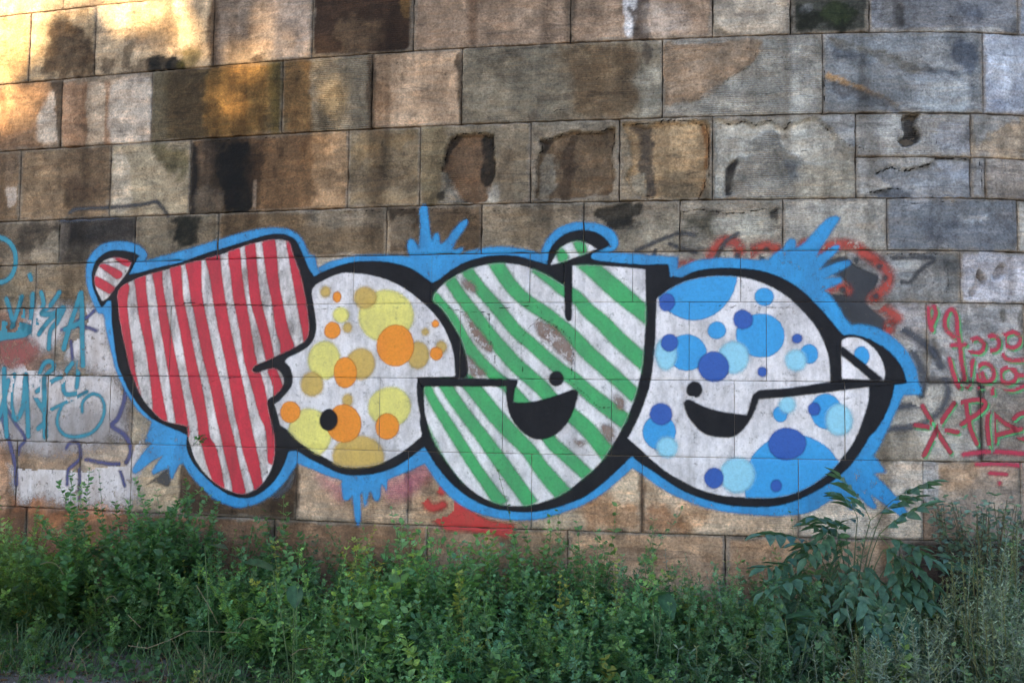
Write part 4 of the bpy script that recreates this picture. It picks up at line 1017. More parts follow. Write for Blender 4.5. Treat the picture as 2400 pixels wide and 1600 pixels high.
# cracks, and broken stone edges drawn dark where the relief shows no shade
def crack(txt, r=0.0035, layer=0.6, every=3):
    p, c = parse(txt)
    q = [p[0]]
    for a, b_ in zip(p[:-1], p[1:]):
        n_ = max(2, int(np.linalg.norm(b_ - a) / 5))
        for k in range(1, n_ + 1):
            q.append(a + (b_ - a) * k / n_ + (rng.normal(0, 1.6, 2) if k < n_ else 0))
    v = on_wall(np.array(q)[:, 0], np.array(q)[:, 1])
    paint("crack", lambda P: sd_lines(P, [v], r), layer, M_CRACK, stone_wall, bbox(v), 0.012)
M_CRACK = paint_material("crack_dark", (22, 19, 16), 0.0025, 0.92, 0.2, 0.5, (34, 30, 26), rough=0.95, spec=0.1)
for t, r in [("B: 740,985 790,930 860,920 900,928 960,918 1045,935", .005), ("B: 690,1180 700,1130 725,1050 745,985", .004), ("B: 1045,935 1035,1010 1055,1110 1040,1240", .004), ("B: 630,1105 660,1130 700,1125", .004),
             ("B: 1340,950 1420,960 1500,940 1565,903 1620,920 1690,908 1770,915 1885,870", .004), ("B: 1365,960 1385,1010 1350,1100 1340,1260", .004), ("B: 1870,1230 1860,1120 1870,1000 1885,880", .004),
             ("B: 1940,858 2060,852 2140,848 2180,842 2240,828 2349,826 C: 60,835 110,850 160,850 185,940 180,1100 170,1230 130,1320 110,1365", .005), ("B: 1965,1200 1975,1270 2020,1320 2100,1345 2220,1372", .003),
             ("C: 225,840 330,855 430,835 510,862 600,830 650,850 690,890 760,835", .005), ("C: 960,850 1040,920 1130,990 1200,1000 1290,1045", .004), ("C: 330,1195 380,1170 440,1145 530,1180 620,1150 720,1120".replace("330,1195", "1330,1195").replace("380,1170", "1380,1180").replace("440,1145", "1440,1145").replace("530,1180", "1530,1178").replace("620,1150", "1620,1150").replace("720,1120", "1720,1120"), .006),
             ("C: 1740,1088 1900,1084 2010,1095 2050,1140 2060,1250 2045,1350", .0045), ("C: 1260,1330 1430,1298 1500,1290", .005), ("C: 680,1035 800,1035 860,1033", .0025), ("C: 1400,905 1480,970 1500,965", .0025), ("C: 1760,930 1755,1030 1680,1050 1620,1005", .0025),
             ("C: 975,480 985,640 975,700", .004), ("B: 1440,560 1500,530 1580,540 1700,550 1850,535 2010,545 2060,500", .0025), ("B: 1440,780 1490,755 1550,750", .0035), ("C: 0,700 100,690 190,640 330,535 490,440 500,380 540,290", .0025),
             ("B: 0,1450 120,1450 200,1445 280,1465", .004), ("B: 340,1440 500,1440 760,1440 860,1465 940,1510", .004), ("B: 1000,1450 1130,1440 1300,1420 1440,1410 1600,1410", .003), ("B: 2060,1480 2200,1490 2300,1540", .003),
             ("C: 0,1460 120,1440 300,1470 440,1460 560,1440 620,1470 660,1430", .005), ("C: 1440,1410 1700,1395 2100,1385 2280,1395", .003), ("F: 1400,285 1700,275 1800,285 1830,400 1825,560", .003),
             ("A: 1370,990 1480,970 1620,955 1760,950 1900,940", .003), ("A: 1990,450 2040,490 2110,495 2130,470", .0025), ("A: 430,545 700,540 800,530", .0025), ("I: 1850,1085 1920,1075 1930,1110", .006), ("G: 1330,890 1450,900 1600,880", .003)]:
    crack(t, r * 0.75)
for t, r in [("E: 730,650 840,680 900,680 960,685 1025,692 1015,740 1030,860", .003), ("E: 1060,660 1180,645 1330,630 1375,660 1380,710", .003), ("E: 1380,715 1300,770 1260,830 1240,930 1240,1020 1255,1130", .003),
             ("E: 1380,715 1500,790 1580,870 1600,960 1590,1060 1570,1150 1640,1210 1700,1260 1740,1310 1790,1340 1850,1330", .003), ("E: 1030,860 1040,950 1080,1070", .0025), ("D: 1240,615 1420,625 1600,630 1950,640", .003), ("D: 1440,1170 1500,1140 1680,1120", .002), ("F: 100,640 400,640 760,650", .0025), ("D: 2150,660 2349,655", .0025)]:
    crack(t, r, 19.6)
# ------------------------------------------------------------------ ground
def ground_z(x, y):
    return 0.03 * fbm(x, y, 1.3, 8, 3) + 0.02 * fbm(x, y, 6, 9, 3)
def span(a, b, d, far):
    mid = np.arange(a, b + d / 2, d)
    out = np.geomspace(0.3, far, 14)
    return np.concatenate([a - out[::-1], mid, b + out])
gx, gy = span(-5, 5, 0.05, 600), span(3.6, 6.8, 0.05, 600)
GX, GY = np.meshgrid(gx, gy, indexing='ij')
near = ((np.abs(GX) <= 5.01) & (GY >= 3.59) & (GY <= 6.81))
GZ = np.where(near, ground_z(GX, GY), 0.0)
def ground_material():
    m, nt, b = mat("trodden_earth")
    pos = N(nt, "ShaderNodeNewGeometry").outputs["Position"]
    f = ramp(nt, noise(nt, pos, 3.5, 8, 0.7), [(0.35, 0.0), (0.66, 1.0)])
    c = mixc(nt, f, (0.13, 0.105, 0.088), (0.26, 0.22, 0.195))
    sp_ = ramp(nt, noise(nt, pos, 55, 3, 0.6), [(0.6, 0.0), (0.7, 1.0)])
    c = mixc(nt, math_n(nt, 'MULTIPLY', sp_, 0.5), c, (0.30, 0.27, 0.25))
    nt.links.new(c, b.inputs["Base Color"])
    b.inputs["Roughness"].default_value = 0.95
    bp = N(nt, "ShaderNodeBump", i_Strength=0.8, i_Distance=0.02)
    nt.links.new(noise(nt, pos, 40, 6, 0.7), bp.inputs["Height"])
    nt.links.new(bp.outputs[0], b.inputs["Normal"])
    return m
tag(np_obj("ground", np.stack([GX.ravel(), GY.ravel(), GZ.ravel()], 1), grid_faces(len(gx), len(gy)), ground_material(), smooth=True), kind="structure")

# ------------------------------------------------------------------ plants
def leaf_material(name, rough=0.42, trans=0.42, vary=0.4):
    m, nt, b = mat(name)
    pos = N(nt, "ShaderNodeNewGeometry").outputs["Position"]
    col = N(nt, "ShaderNodeAttribute", attribute_name="tint").outputs["Color"]
    v = ramp(nt, noise(nt, pos, 28, 3, 0.6), [(0.3, 1 - vary), (0.7, 1 + vary)])
    c = mixc(nt, 1.0, col, v, 'MULTIPLY')
    nt.links.new(c, b.inputs["Base Color"])
    b.inputs["Roughness"].default_value = rough
    b.inputs["Specular IOR Level"].default_value = 0.35
    tr = N(nt, "ShaderNodeBsdfTranslucent")
    nt.links.new(mixc(nt, 1.0, c, (1.5, 1.6, 0.7), 'MULTIPLY'), tr.inputs["Color"])
    mx = N(nt, "ShaderNodeMixShader")
    mx.inputs[0].default_value = trans
    nt.links.new(b.outputs[0], mx.inputs[1])
    nt.links.new(tr.outputs[0], mx.inputs[2])
    nt.links.new(mx.outputs[0], nt.nodes["Material Output"].inputs["Surface"])
    return m
M_LEAF = leaf_material("weed_leaf")
M_GLOSS = leaf_material("sapling_leaf", 0.28, 0.3)
M_STEM = leaf_material("plant_stem", 0.7, 0.0)
M_DRY = leaf_material("dry_stalk", 0.8, 0.1)

T_OV = np.array([(0, 0, 0), (0, .5, -.05), (0, 1, -.14), (-.5, .33, .05), (-.36, .68, .0), (.5, .33, .05), (.36, .68, .0)])
F_OV = np.array([(0, 1, 3), (1, 4, 3), (1, 2, 4), (0, 5, 1), (1, 5, 6), (1, 6, 2)])
T_DI = np.array([(0, 0, 0), (-.5, .45, .06), (0, 1, -.08), (.5, .45, .06)])
F_DI = np.array([(0, 2, 1), (0, 3, 2)])
def lobed():
    V, F = [], []
    for (y, ang, l, w) in ((0.38, 0, .62, .30), (0.42, 42, .46, .26), (0.42, -42, .46, .26), (0.16, 58, .38, .22), (0.16, -58, .38, .22)):
        a = math.radians(ang)
        q = T_DI * np.array([w, l, .5])
        q = np.stack([q[:, 0] * math.cos(a) - q[:, 1] * math.sin(a), q[:, 0] * math.sin(a) + q[:, 1] * math.cos(a) + y, q[:, 2] - 0.12 * abs(math.sin(a)) * q[:, 1]], 1)
        F.append(F_DI + sum(len(v) for v in V)); V.append(q)
    V.append(np.array([(-.02, 0, 0), (.02, 0, 0), (0, .5, 0)])); F.append(np.array([(0, 1, 2)]) + sum(len(v) for v in V[:-1]))
    return np.concatenate(V), np.concatenate(F)
T_LO, F_LO = lobed()
def frames(d, roll_noise=0.5):
    d = d / np.linalg.norm(d, axis=1, keepdims=True)
    up = np.array([0, 0, 1.0]) + rng.normal(0, roll_noise, d.shape)
    x = np.cross(d, up)
    x /= np.linalg.norm(x, axis=1, keepdims=True) + 1e-9
    z = np.cross(x, d)
    return np.stack([x, d, z], 2)                 # columns
class Leaves:
    def __init__(self): self.V, self.F, self.C, self.n = [], [], [], 0
    def add(self, T, Fc, pos, d, ln, wd, tint, roll=0.5):
        if not len(pos): return
        R = frames(d, roll)
        sc = np.stack([wd, ln, ln], 1)
        v = np.einsum('nij,nkj->nki', R, T[None] * sc[:, None, :]) + pos[:, None, :]
        n, k = len(pos), len(T)
        self.V.append(v.reshape(-1, 3))
        self.F.append((Fc[None] + (np.arange(n) * k)[:, None, None]).reshape(-1, 3) + self.n)
        self.C.append(np.repeat(tint, k, 0))
        self.n += n * k
    def tube(self, pts, r0, r1, tint, sides=4):
        pts = np.asarray(pts, float)
        m = len(pts)
        d = np.gradient(pts, axis=0)
        d /= np.linalg.norm(d, axis=1, keepdims=True) + 1e-9
        a = np.cross(d, np.array([0.31, 0.77, 0.2]))
        a /= np.linalg.norm(a, axis=1, keepdims=True) + 1e-9
        b = np.cross(d, a)
        r = np.linspace(r0, r1, m)[:, None]
        ang = np.arange(sides) * 2 * np.pi / sides
        ring = np.concatenate([pts + r * (math.cos(t) * a + math.sin(t) * b) for t in ang])
        f = []
        for s in range(sides):
            s2 = (s + 1) % sides
            for i in range(m - 1):
                p, q = s * m + i, s2 * m + i
                f += [(p, q, q + 1), (p, q + 1, p + 1)]
        self.V.append(ring); self.F.append(np.array(f) + self.n); self.C.append(np.tile(tint, (len(ring), 1)))
        self.n += len(ring)
    def obj(self, name, m, parent=None, off=(0, 0, 0)):
        return np_obj(name, np.concatenate(self.V) - np.array(off), np.concatenate(self.F), m, parent, {"tint": (np.concatenate(self.C), 'FLOAT_COLOR')})

def weed(L, ST, base, h, kind, tint, lean=None, spread=1.0, dens=1.0, side=0.55, big=1.0):
    """one upright weed: stem, side shoots, leaves in turning pairs"""
    lean = lean if lean is not None else rng.normal(0, 0.16, 2)
    shoots = [(np.array(base, float), np.array([lean[0], lean[1], 1.0]), h)]
    nb = int(rng.integers(1, 4) * side * 2)
    for _ in range(nb):
        t = rng.uniform(0.15, 0.6)
        a = rng.uniform(0, 2 * np.pi)
        p = np.array(base) + np.array([lean[0], lean[1], 1.0]) * h * t
        shoots.append((p, np.array([math.cos(a) * 0.75 * spread, math.sin(a) * 0.75 * spread, 0.8]), h * rng.uniform(0.25, 0.5)))
    for p0, d, ln in shoots:
        d = d / np.linalg.norm(d)
        bend = rng.normal(0, 0.12, 3)
        ts = np.linspace(0, 1, 5)[:, None]
        pts = p0 + d * ln * ts + bend * ln * ts ** 2
        ST.tube(pts, 0.0035 if p0 is shoots[0][0] else 0.002, 0.0012, tint * 0.9 + np.array([0.02, 0.012, 0.004]), 3)
        step = 0.032 * big ** 0.7 / dens
        k = max(2, int(ln * 0.85 / step))
        t = np.linspace(0.18, 1.0, k)
        a = np.arange(k) * 2.1 + rng.uniform(0, 6.3) + rng.normal(0, .3, k)
        t2, a2 = np.repeat(t, 2), np.stack([a, a + np.pi], 1).ravel()
        pp = p0 + d * ln * t2[:, None] + bend * ln * (t2 ** 2)[:, None]
        el = rng.uniform(-0.25, 0.75, len(t2)) + 0.5 * t2
        dd = np.stack([np.cos(a2), np.sin(a2), el], 1)
        size = big * (1.0 - 0.55 * t2) * rng.uniform(0.75, 1.25, len(t2))
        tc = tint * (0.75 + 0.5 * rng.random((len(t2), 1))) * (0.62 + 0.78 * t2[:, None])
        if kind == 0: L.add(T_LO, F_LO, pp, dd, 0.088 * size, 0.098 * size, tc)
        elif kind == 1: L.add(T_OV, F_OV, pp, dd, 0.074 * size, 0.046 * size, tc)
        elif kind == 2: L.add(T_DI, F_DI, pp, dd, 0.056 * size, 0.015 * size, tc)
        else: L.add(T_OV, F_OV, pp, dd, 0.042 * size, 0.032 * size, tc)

HX = [0, 150, 250, 400, 520, 650, 850, 1000, 1150, 1300, 1420, 1550, 1750, 1900, 2050, 2250, 2400]
HZ = [.70, .68, .62, .72, .78, .84, .82, .80, .76, .76, .80, .72, .70, .72, .70, .74, .82]
def px_of(p):
    v = np.asarray(p, float) - np.array([0, 0, EYE])
    return 1200 + FOCAL * (v @ RIGHT) / (v @ AF), 800 - FOCAL * (v @ UP) / (v @ AF)
G1, G2, G3 = np.array([0.076, 0.165, 0.070]), np.array([0.100, 0.190, 0.072]), np.array([0.135, 0.185, 0.132])
WL, WS = Leaves(), Leaves()
n_try = 3200
for _ in range(n_try):
    x = rng.uniform(-4.3, 4.3)
    yw = float(Yw(x))
    y = rng.uniform(4.25, yw - 0.04)
    d = yw - y
    px, py = px_of((x, y, 0.1))
    front = np.clip((y - 4.5) / (yw - 4.5), 0, 1)
    den = 1.0
    den *= 1 - 0.9 * math.exp(-(((px - 300) / 170) ** 2 + ((py - 1390) / 70) ** 2))      # thin, trampled place
    den *= 1 - 0.75 * math.exp(-(((px - 250) / 110) ** 2 + ((py - 1300) / 50) ** 2))
    py0 = px_of((x, y, 0.0))[1]
    if px < 700 and py0 > 1490 + 95 * np.clip(px / 600, -0.2, 1.0): den *= 0.04
    elif py0 > 1540: den *= 0.7
    den *= 0.75 + 0.6 * vnoise(np.array(x * 2.2), np.array(y * 2.2), 3)
    if rng.random() > den: continue
    h = np.interp(px, HX, HZ) * (0.30 + 0.70 * front ** 0.8) * rng.uniform(0.55, 1.12)
    h *= 0.74 + 0.55 * float(vnoise(np.array(x * 1.7), np.array(y * 1.7), 21))
    s = float(vnoise(np.array(x * 1.4 + 9), np.array(y * 1.4), 33)) + rng.normal(0, 0.15)
    right = np.clip((px - 1300) / 900, 0, 1)
    if rng.random() < 0.55 * right: kind, tint = 2, G3 * rng.uniform(0.8, 1.2)
    elif s < 0.45: kind, tint = 0, G1 * rng.uniform(0.8, 1.25)
    elif s < 0.7: kind, tint = 1, G2 * rng.uniform(0.75, 1.15)
    else: kind, tint = 3, (G1 * 0.6 + G2 * 0.4) * rng.uniform(0.8, 1.2)
    if px < 260: tint = tint * np.array([1.35, 1.12, 0.9])
    tint = tint * (0.62 + 0.85 * float(vnoise(np.array(x * 1.6 + 3), np.array(y * 2.0), 81)))
    q = rng.random()
    if q < 0.14: tint = tint * np.array([1.5, 1.22, 0.85])
    elif q < 0.18: tint = tint * np.array([2.4, 1.25, 0.8])
    elif q < 0.34: tint = tint * np.array([1.15, 1.12, 1.5])
    tint = tint * (1 - right) + (tint * 0.7 + G3 * 0.3) * right
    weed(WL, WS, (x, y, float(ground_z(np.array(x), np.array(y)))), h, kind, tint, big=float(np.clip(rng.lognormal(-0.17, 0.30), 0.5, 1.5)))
# low cover between the stems
n = 26000
x = rng.uniform(-4.3, 4.3, n); y = rng.uniform(4.2, 6.9, n)
ok = (y < Yw(x) - 0.02) & ~((y < 5.42 - 0.22 * np.clip(x + 2.5, 0, 2)) & (x < -1.1) & (rng.random(n) < 0.95)) & (vnoise(x * 3, y * 3, 5) > 0.28)
x, y = x[ok], y[ok]
a = rng.uniform(0, 6.3, len(x))
z = ground_z(x, y) + rng.gamma(1.5, 0.03, len(x))
s = rng.uniform(0.6, 1.3, len(x))
WL.add(T_OV, F_OV, np.stack([x, y, z], 1), np.stack([np.cos(a), np.sin(a), rng.uniform(-.1, .8, len(x))], 1), 0.046 * s, 0.032 * s, G1 * (0.6 + 0.8 * rng.random((len(x), 1))))
tag(WL.obj("weeds", M_LEAF), "dense green leafy weeds covering the ground along the wall", "weeds", kind="stuff")
tag(WS.obj("weed_stems", M_STEM), "thin green stems inside the weed cover", "weeds", kind="stuff")

# grass blades and dry stalks
def blades(n, xr, yr, ln, w, tint, droop=0.5, bare=0.0):
    L = Leaves()
    x = rng.uniform(*xr, n); y = rng.uniform(*yr, n)
    ok = (y < Yw(x) - 0.05) & ((vnoise(x * 2.5, y * 2.5, 61) > 0.45) | (rng.random(n) < 0.25)) & ~((y < 5.40 - 0.22 * np.clip(x + 2.5, 0, 2)) & (x < -1.1) & (rng.random(n) < bare))
    x, y = x[ok], y[ok]
    V, F, C = [], [], []
    m = len(x)
    a = rng.uniform(0, 6.3, m); l = ln * rng.uniform(0.5, 1.2, m)
    base = np.stack([x, y, ground_z(x, y)], 1)
    out = np.stack([np.cos(a), np.sin(a), 0 * a], 1)
    sidev = np.stack([-np.sin(a), np.cos(a), 0 * a], 1)
    rows = []
    for t, ww in ((0, 1.0), (.4, .9), (.75, .6), (1.0, .05)):
        c = base + out * (l * droop * t ** 2)[:, None] + np.array([0, 0, 1.0]) * (l * (t - 0.35 * droop * t ** 2))[:, None] + out * (0.12 * l * t)[:, None]
        rows += [c - sidev * w * ww / 2, c + sidev * w * ww / 2]
    V = np.stack(rows, 1)
    f = np.array([(0, 1, 3), (0, 3, 2), (2, 3, 5), (2, 5, 4), (4, 5, 7), (4, 7, 6)])
    L.V, L.F, L.n = [V.reshape(-1, 3)], [(f[None] + (np.arange(m) * 8)[:, None, None]).reshape(-1, 3)], m * 8
    L.C = [np.repeat(tint * (0.7 + 0.6 * rng.random((m, 1))), 8, 0)]
    return L
tag(blades(15000, (-4.2, 4.2), (4.3, 6.0), 0.26, 0.0055, np.array([0.10, 0.17, 0.075]), 0.6, 0.85).obj("grass", M_LEAF), "short green grass blades between the weeds in front", "grass", kind="stuff")
dry = blades(1500, (-4.2, 4.0), (4.4, 5.8), 0.24, 0.004, np.array([0.30, 0.23, 0.13]), 0.9, 0.5)
for pts in ([(300, 1512, 4.95), (345, 1518, 4.95), (395, 1500, 4.95), (440, 1478, 4.95), (470, 1478, 4.95), (565, 1482, 4.98)],
            [(95, 1322, 5.6), (110, 1317, 5.6), (125, 1318, 5.6), (140, 1328, 5.6), (148, 1345, 5.6)],
            [(248, 1405, 5.3), (258, 1396, 5.3), (268, 1397, 5.3), (276, 1408, 5.3)],
            [(560, 1470, 5.0), (572, 1453, 5.0), (588, 1446, 5.0), (603, 1450, 5.0)],
            [(682, 1535, 4.9), (700, 1522, 4.9), (732, 1518, 4.9)],
            [(300, 1440, 5.2), (330, 1470, 5.15)], [(460, 1370, 5.3), (490, 1420, 5.25), (510, 1460, 5.2)],
            [(40, 1460, 5.0), (42, 1505, 5.0)], [(375, 1365, 5.4), (370, 1395, 5.4)]):
    dry.tube([at_depth(*p) for p in pts], 0.0020, 0.0012, np.array([0.24, 0.19, 0.12]), 4)
tag(dry.obj("dry_stalks", M_DRY), "pale dry grass stalks lying over the weeds in front", "dry grass", kind="stuff")
# dead leaves and litter on the bare ground
n = 2600
x = np.concatenate([rng.uniform(-3.4, -1.2, n // 2), rng.uniform(-4, 4, n // 2)]); y = np.concatenate([rng.uniform(4.7, 6.6, n // 2), rng.uniform(4.3, 5.4, n // 2)])
ok = y < Yw(x) - 0.05
x, y = x[ok], y[ok]
a = rng.uniform(0, 6.3, len(x))
LIT = Leaves()
LIT.add(T_OV, F_OV, np.stack([x, y, ground_z(x, y) + 0.006 + 0.015 * rng.random(len(x))], 1), np.stack([np.cos(a), np.sin(a), rng.normal(0, .2, len(x))], 1),
        rng.uniform(.02, .05, len(x)), rng.uniform(.008, .022, len(x)), np.array([0.13, 0.075, 0.042]) * (0.5 + rng.random((len(x), 1))), 0.8)
tag(LIT.obj("leaf_litter", M_DRY), "brown dead leaves and litter on the bare earth", "litter", kind="stuff")

def plant(name, label, base, cat="plant", **kw):
    return empty(name, tuple(base), label=label, cat=cat, **kw)
def weed_thing(name, label, px, y, h, kind, tint, nst=1, side=0.55, dens=1.0, cat="weed", spread=0.05):
    b = at_depth(px, 1400, y); b[2] = 0.0
    g = plant(name, label, b, cat)
    L, T = Leaves(), Leaves()
    for i in range(nst):
        o = rng.normal(0, spread if nst > 1 else 0, 2)
        weed(L, T, (b[0] + o[0], b[1] + o[1], 0.0), h * (1 if i == 0 else rng.uniform(0.6, 0.95)), kind, tint * rng.uniform(0.85, 1.15), rng.normal(0, 0.10 if nst > 1 else 0.03, 2), 1.0, dens, side)
    L.obj("foliage", M_LEAF, g, b); T.obj("stem", M_STEM, g, b)
    return g
weed_thing("tall_weed", "tall bushy weed climbing the wall left of the striped letter's foot", 295, 6.25, 1.02, 1, G1 * 1.1, 11, 1.0, 1.8, spread=0.14)
weed_thing("tall_weed", "thin tall shoot with small leaves beside the navy scrawl", 245, 6.5, 1.02, 3, G1 * 0.9, 1, 0.6, 0.8)
weed_thing("tall_weed", "leafy weed clump at the foot of the red-striped letter", 390, 6.15, 0.95, 1, G1 * 0.85, 16, 1.0, 1.6, spread=0.12)
weed_thing("tall_weed", "slender weed standing up before the green-striped letter's lowest point", 1236, 5.75, 0.95, 3, G1 * 0.85, 1, 0.25, 0.9)
weed_thing("tall_weed", "weed shoot rising above the others right of the slender weed", 1375, 5.75, 0.74, 1, G1, 3, 0.5)
weed_thing("tall_weed", "single small weed shoot in front of the blue-dotted letter's base", 1888, 5.72, 0.78, 3, G1 * 0.9, 1, 0.3, 0.9)
weed_thing("tall_weed", "pale yellow-green weed clump at the far left edge", 40, 6.2, 0.60, 1, np.array([0.11, 0.18, 0.06]), 9, 0.9, 1.5, spread=0.18)
for px, y, h, lab in ((2235, 5.1, 0.74, "grey-green mugwort with tan flower spikes nearest the dark gap in the wall's foot"), (2300, 5.0, 0.80, "grey-green mugwort clump with tan spikes between the shrub and the front"),
                 (2375, 5.2, 0.98, "tallest pale mugwort at the right edge"), (2150, 4.85, 0.50, "low grey-green mugwort in front of the sapling"),
                 (2345, 4.8, 0.62, "pale mugwort clump low at the right edge"), (2050, 4.75, 0.42, "short mugwort with a tan stalk below the sapling")):
    g = weed_thing("mugwort_plant", lab, px, y, h, 2, np.array([0.185, 0.235, 0.185]), 12, 0.9, 2.0, "plant")
    b = np.array(g.location)
    L = Leaves()
    for _ in range(7):
        o = rng.normal(0, 0.07, 2); hh = h * rng.uniform(0.75, 1.05)
        p0 = b + np.array([o[0], o[1], 0]); p1 = b + np.array([o[0] * 1.8, o[1] * 1.8, hh])
        L.tube([p0, (p0 + p1) / 2 + rng.normal(0, .01, 3), p1], 0.004, 0.002, np.array([0.15, 0.16, 0.08]), 4)
        k = 46
        t = rng.uniform(0.62, 1.0, k)
        a = rng.uniform(0, 6.3, k)
        L.add(T_DI, F_DI, p0 + (p1 - p0) * t[:, None], np.stack([np.cos(a), np.sin(a), rng.uniform(.3, 1.4, k)], 1), rng.uniform(.012, .028, k), rng.uniform(.006, .010, k), np.array([0.19, 0.22, 0.14]) * (0.6 + 0.8 * rng.random((k, 1))))
    L.obj("flower_spikes", M_LEAF, g, b)

# ash-like sapling with feathered leaves
def compound_leaf(n_pair, L0):
    L = Leaves()
    pts = np.array([(0, L0 * t, -0.22 * L0 * t * t) for t in np.linspace(0, 1, 6)])
    L.tube(pts, 0.0022, 0.0012, np.array([0.10, 0.16, 0.06]), 3)
    pos, d, ln = [], [], []
    for i in range(n_pair):
        t = 0.28 + 0.62 * i / (n_pair - 1)
        for s in (-1, 1):
            pos.append((0, L0 * t, -0.22 * L0 * t * t)); d.append((s * 0.85, 0.62, -0.18 - 0.25 * t + rng.normal(0, .12)))
            ln.append(L0 * (0.42 - 0.06 * abs(t - 0.6)) * rng.uniform(0.88, 1.1))
    pos.append((0, L0, -0.22 * L0)); d.append((0, 1, -0.5)); ln.append(L0 * 0.44)
    ln = np.array(ln)
    L.add(T_OV, F_OV, np.array(pos), np.array(d, float), ln, ln * 0.40, np.array([0.075, 0.150, 0.100]) * (0.8 + 0.5 * rng.random((len(ln), 1))), 0.15)
    return np_mesh("compound_leaf", np.concatenate(L.V), np.concatenate(L.F), M_GLOSS, {"tint": (np.concatenate(L.C), 'FLOAT_COLOR')})
LEAFM = [compound_leaf(n, l) for n, l in ((4, 0.27), (3, 0.23), (4, 0.30), (5, 0.28))]
def sapling(label, basepx, y, tips, sc=1.0):
    b = at_depth(basepx, 1420, y); b[2] = 0.0
    g = plant("sapling", label, b, "sapling")
    for (px, py, dy, ang, tilt, dn) in tips:
        p = at_depth(px, py + 48, y + dy)
        T = Leaves()
        mid = (b + p) / 2 + np.array([(b[0] - p[0]) * 0.35, 0, 0.16])
        t = np.linspace(0, 1, 7)[:, None]
        T.tube(((1 - t) ** 2) * b + 2 * t * (1 - t) * mid + t * t * p, 0.006, 0.0025, np.array([0.09, 0.11, 0.055]), 5)
        T.obj("stem", M_STEM, g, b)
        for k in range(dn):
            a = math.radians(ang) + (0 if dn == 1 else (k - (dn - 1) / 2) * 0.9 + rng.normal(0, .15))
            d = np.array([math.cos(a), -0.35 - tilt + rng.normal(0, .15), math.sin(a)])
            R = frames(d[None], 0.2)[0]
            o = bpy.data.objects.new("leaf", random.choice(LEAFM))
            M4 = Matrix(((*R[0],), (*R[1],), (*R[2],))).to_4x4()
            o.matrix_local = Matrix.Translation(Vector(p - b)) @ M4 @ Matrix.Scale(sc * random.uniform(0.85, 1.15), 4)
            link(o, g)
    return g
sapling("young sapling with long feathered dark leaves before the mural's lower right end", 2000, 5.42,
        [(2075, 1140, 0.15, 60, 0.3, 1), (2010, 1165, 0.1, 150, 0.2, 2), (1985, 1215, 0.05, 190, 0.2, 3), (1900, 1225, 0.1, 170, 0.2, 2), (1870, 1280, 0, 215, 0.3, 3),
         (2060, 1205, -0.05, 0, 0.2, 3), (2090, 1265, -0.1, -40, 0.3, 3), (2010, 1260, -0.1, -90, 0.4, 3), (1940, 1300, -0.1, -120, 0.4, 3), (2060, 1320, -0.15, -60, 0.4, 3),
         (1880, 1340, -0.1, -110, 0.4, 2), (2130, 1280, -0.05, -10, 0.3, 2), (1960, 1250, 0.05, 120, 0.2, 2), (2040, 1170, 0.1, 80, 0.1, 2), (2100, 1330, -0.2, -75, 0.5, 2), (2000, 1320, -0.2, -100, 0.5, 3), (1910, 1380, -0.2, -130, 0.5, 2), (2070, 1240, -0.1, -20, 0.4, 3), (1960, 1190, 0.0, 170, 0.3, 2), (2050, 1390, -0.25, -80, 0.5, 2), (1850, 1300, -0.1, 190, 0.3, 2)], 1.0)
# roundish shrub at the right edge
b = at_depth(2300, 1400, 5.55); b[2] = 0
g = plant("shrub", "small-leaved bluish shrub against the wall at the right edge", b, "shrub")
L, T = Leaves(), Leaves()
for _ in range(52):
    tip = at_depth(rng.uniform(2170, 2440), 1170 + abs(rng.normal(0, 55)) + 0.0, 5.55 + rng.normal(0, .12))
    mid = (b + tip) / 2 + rng.normal(0, .06, 3)
    t = np.linspace(0, 1, 7)[:, None]
    pts = (1 - t) ** 2 * b + 2 * t * (1 - t) * mid + t * t * tip
    T.tube(pts, 0.005, 0.002, np.array([0.10, 0.085, 0.05]), 4)
    k = 34
    tt = rng.uniform(0.35, 1.02, k)[:, None]
    pp = (1 - tt) ** 2 * b + 2 * tt * (1 - tt) * mid + tt * tt * tip + rng.normal(0, .025, (k, 3))
    a = rng.uniform(0, 6.3, k)
    sz = rng.uniform(.6, 1.2, k)
    L.add(T_OV, F_OV, pp, np.stack([np.cos(a), np.sin(a), rng.uniform(-.4, .6, k)], 1), 0.042 * sz, 0.026 * sz, np.array([0.130, 0.200, 0.160]) * (0.7 + 0.7 * rng.random((k, 1))))
L.obj("foliage", M_GLOSS, g, b); T.obj("stems", M_STEM, g, b)

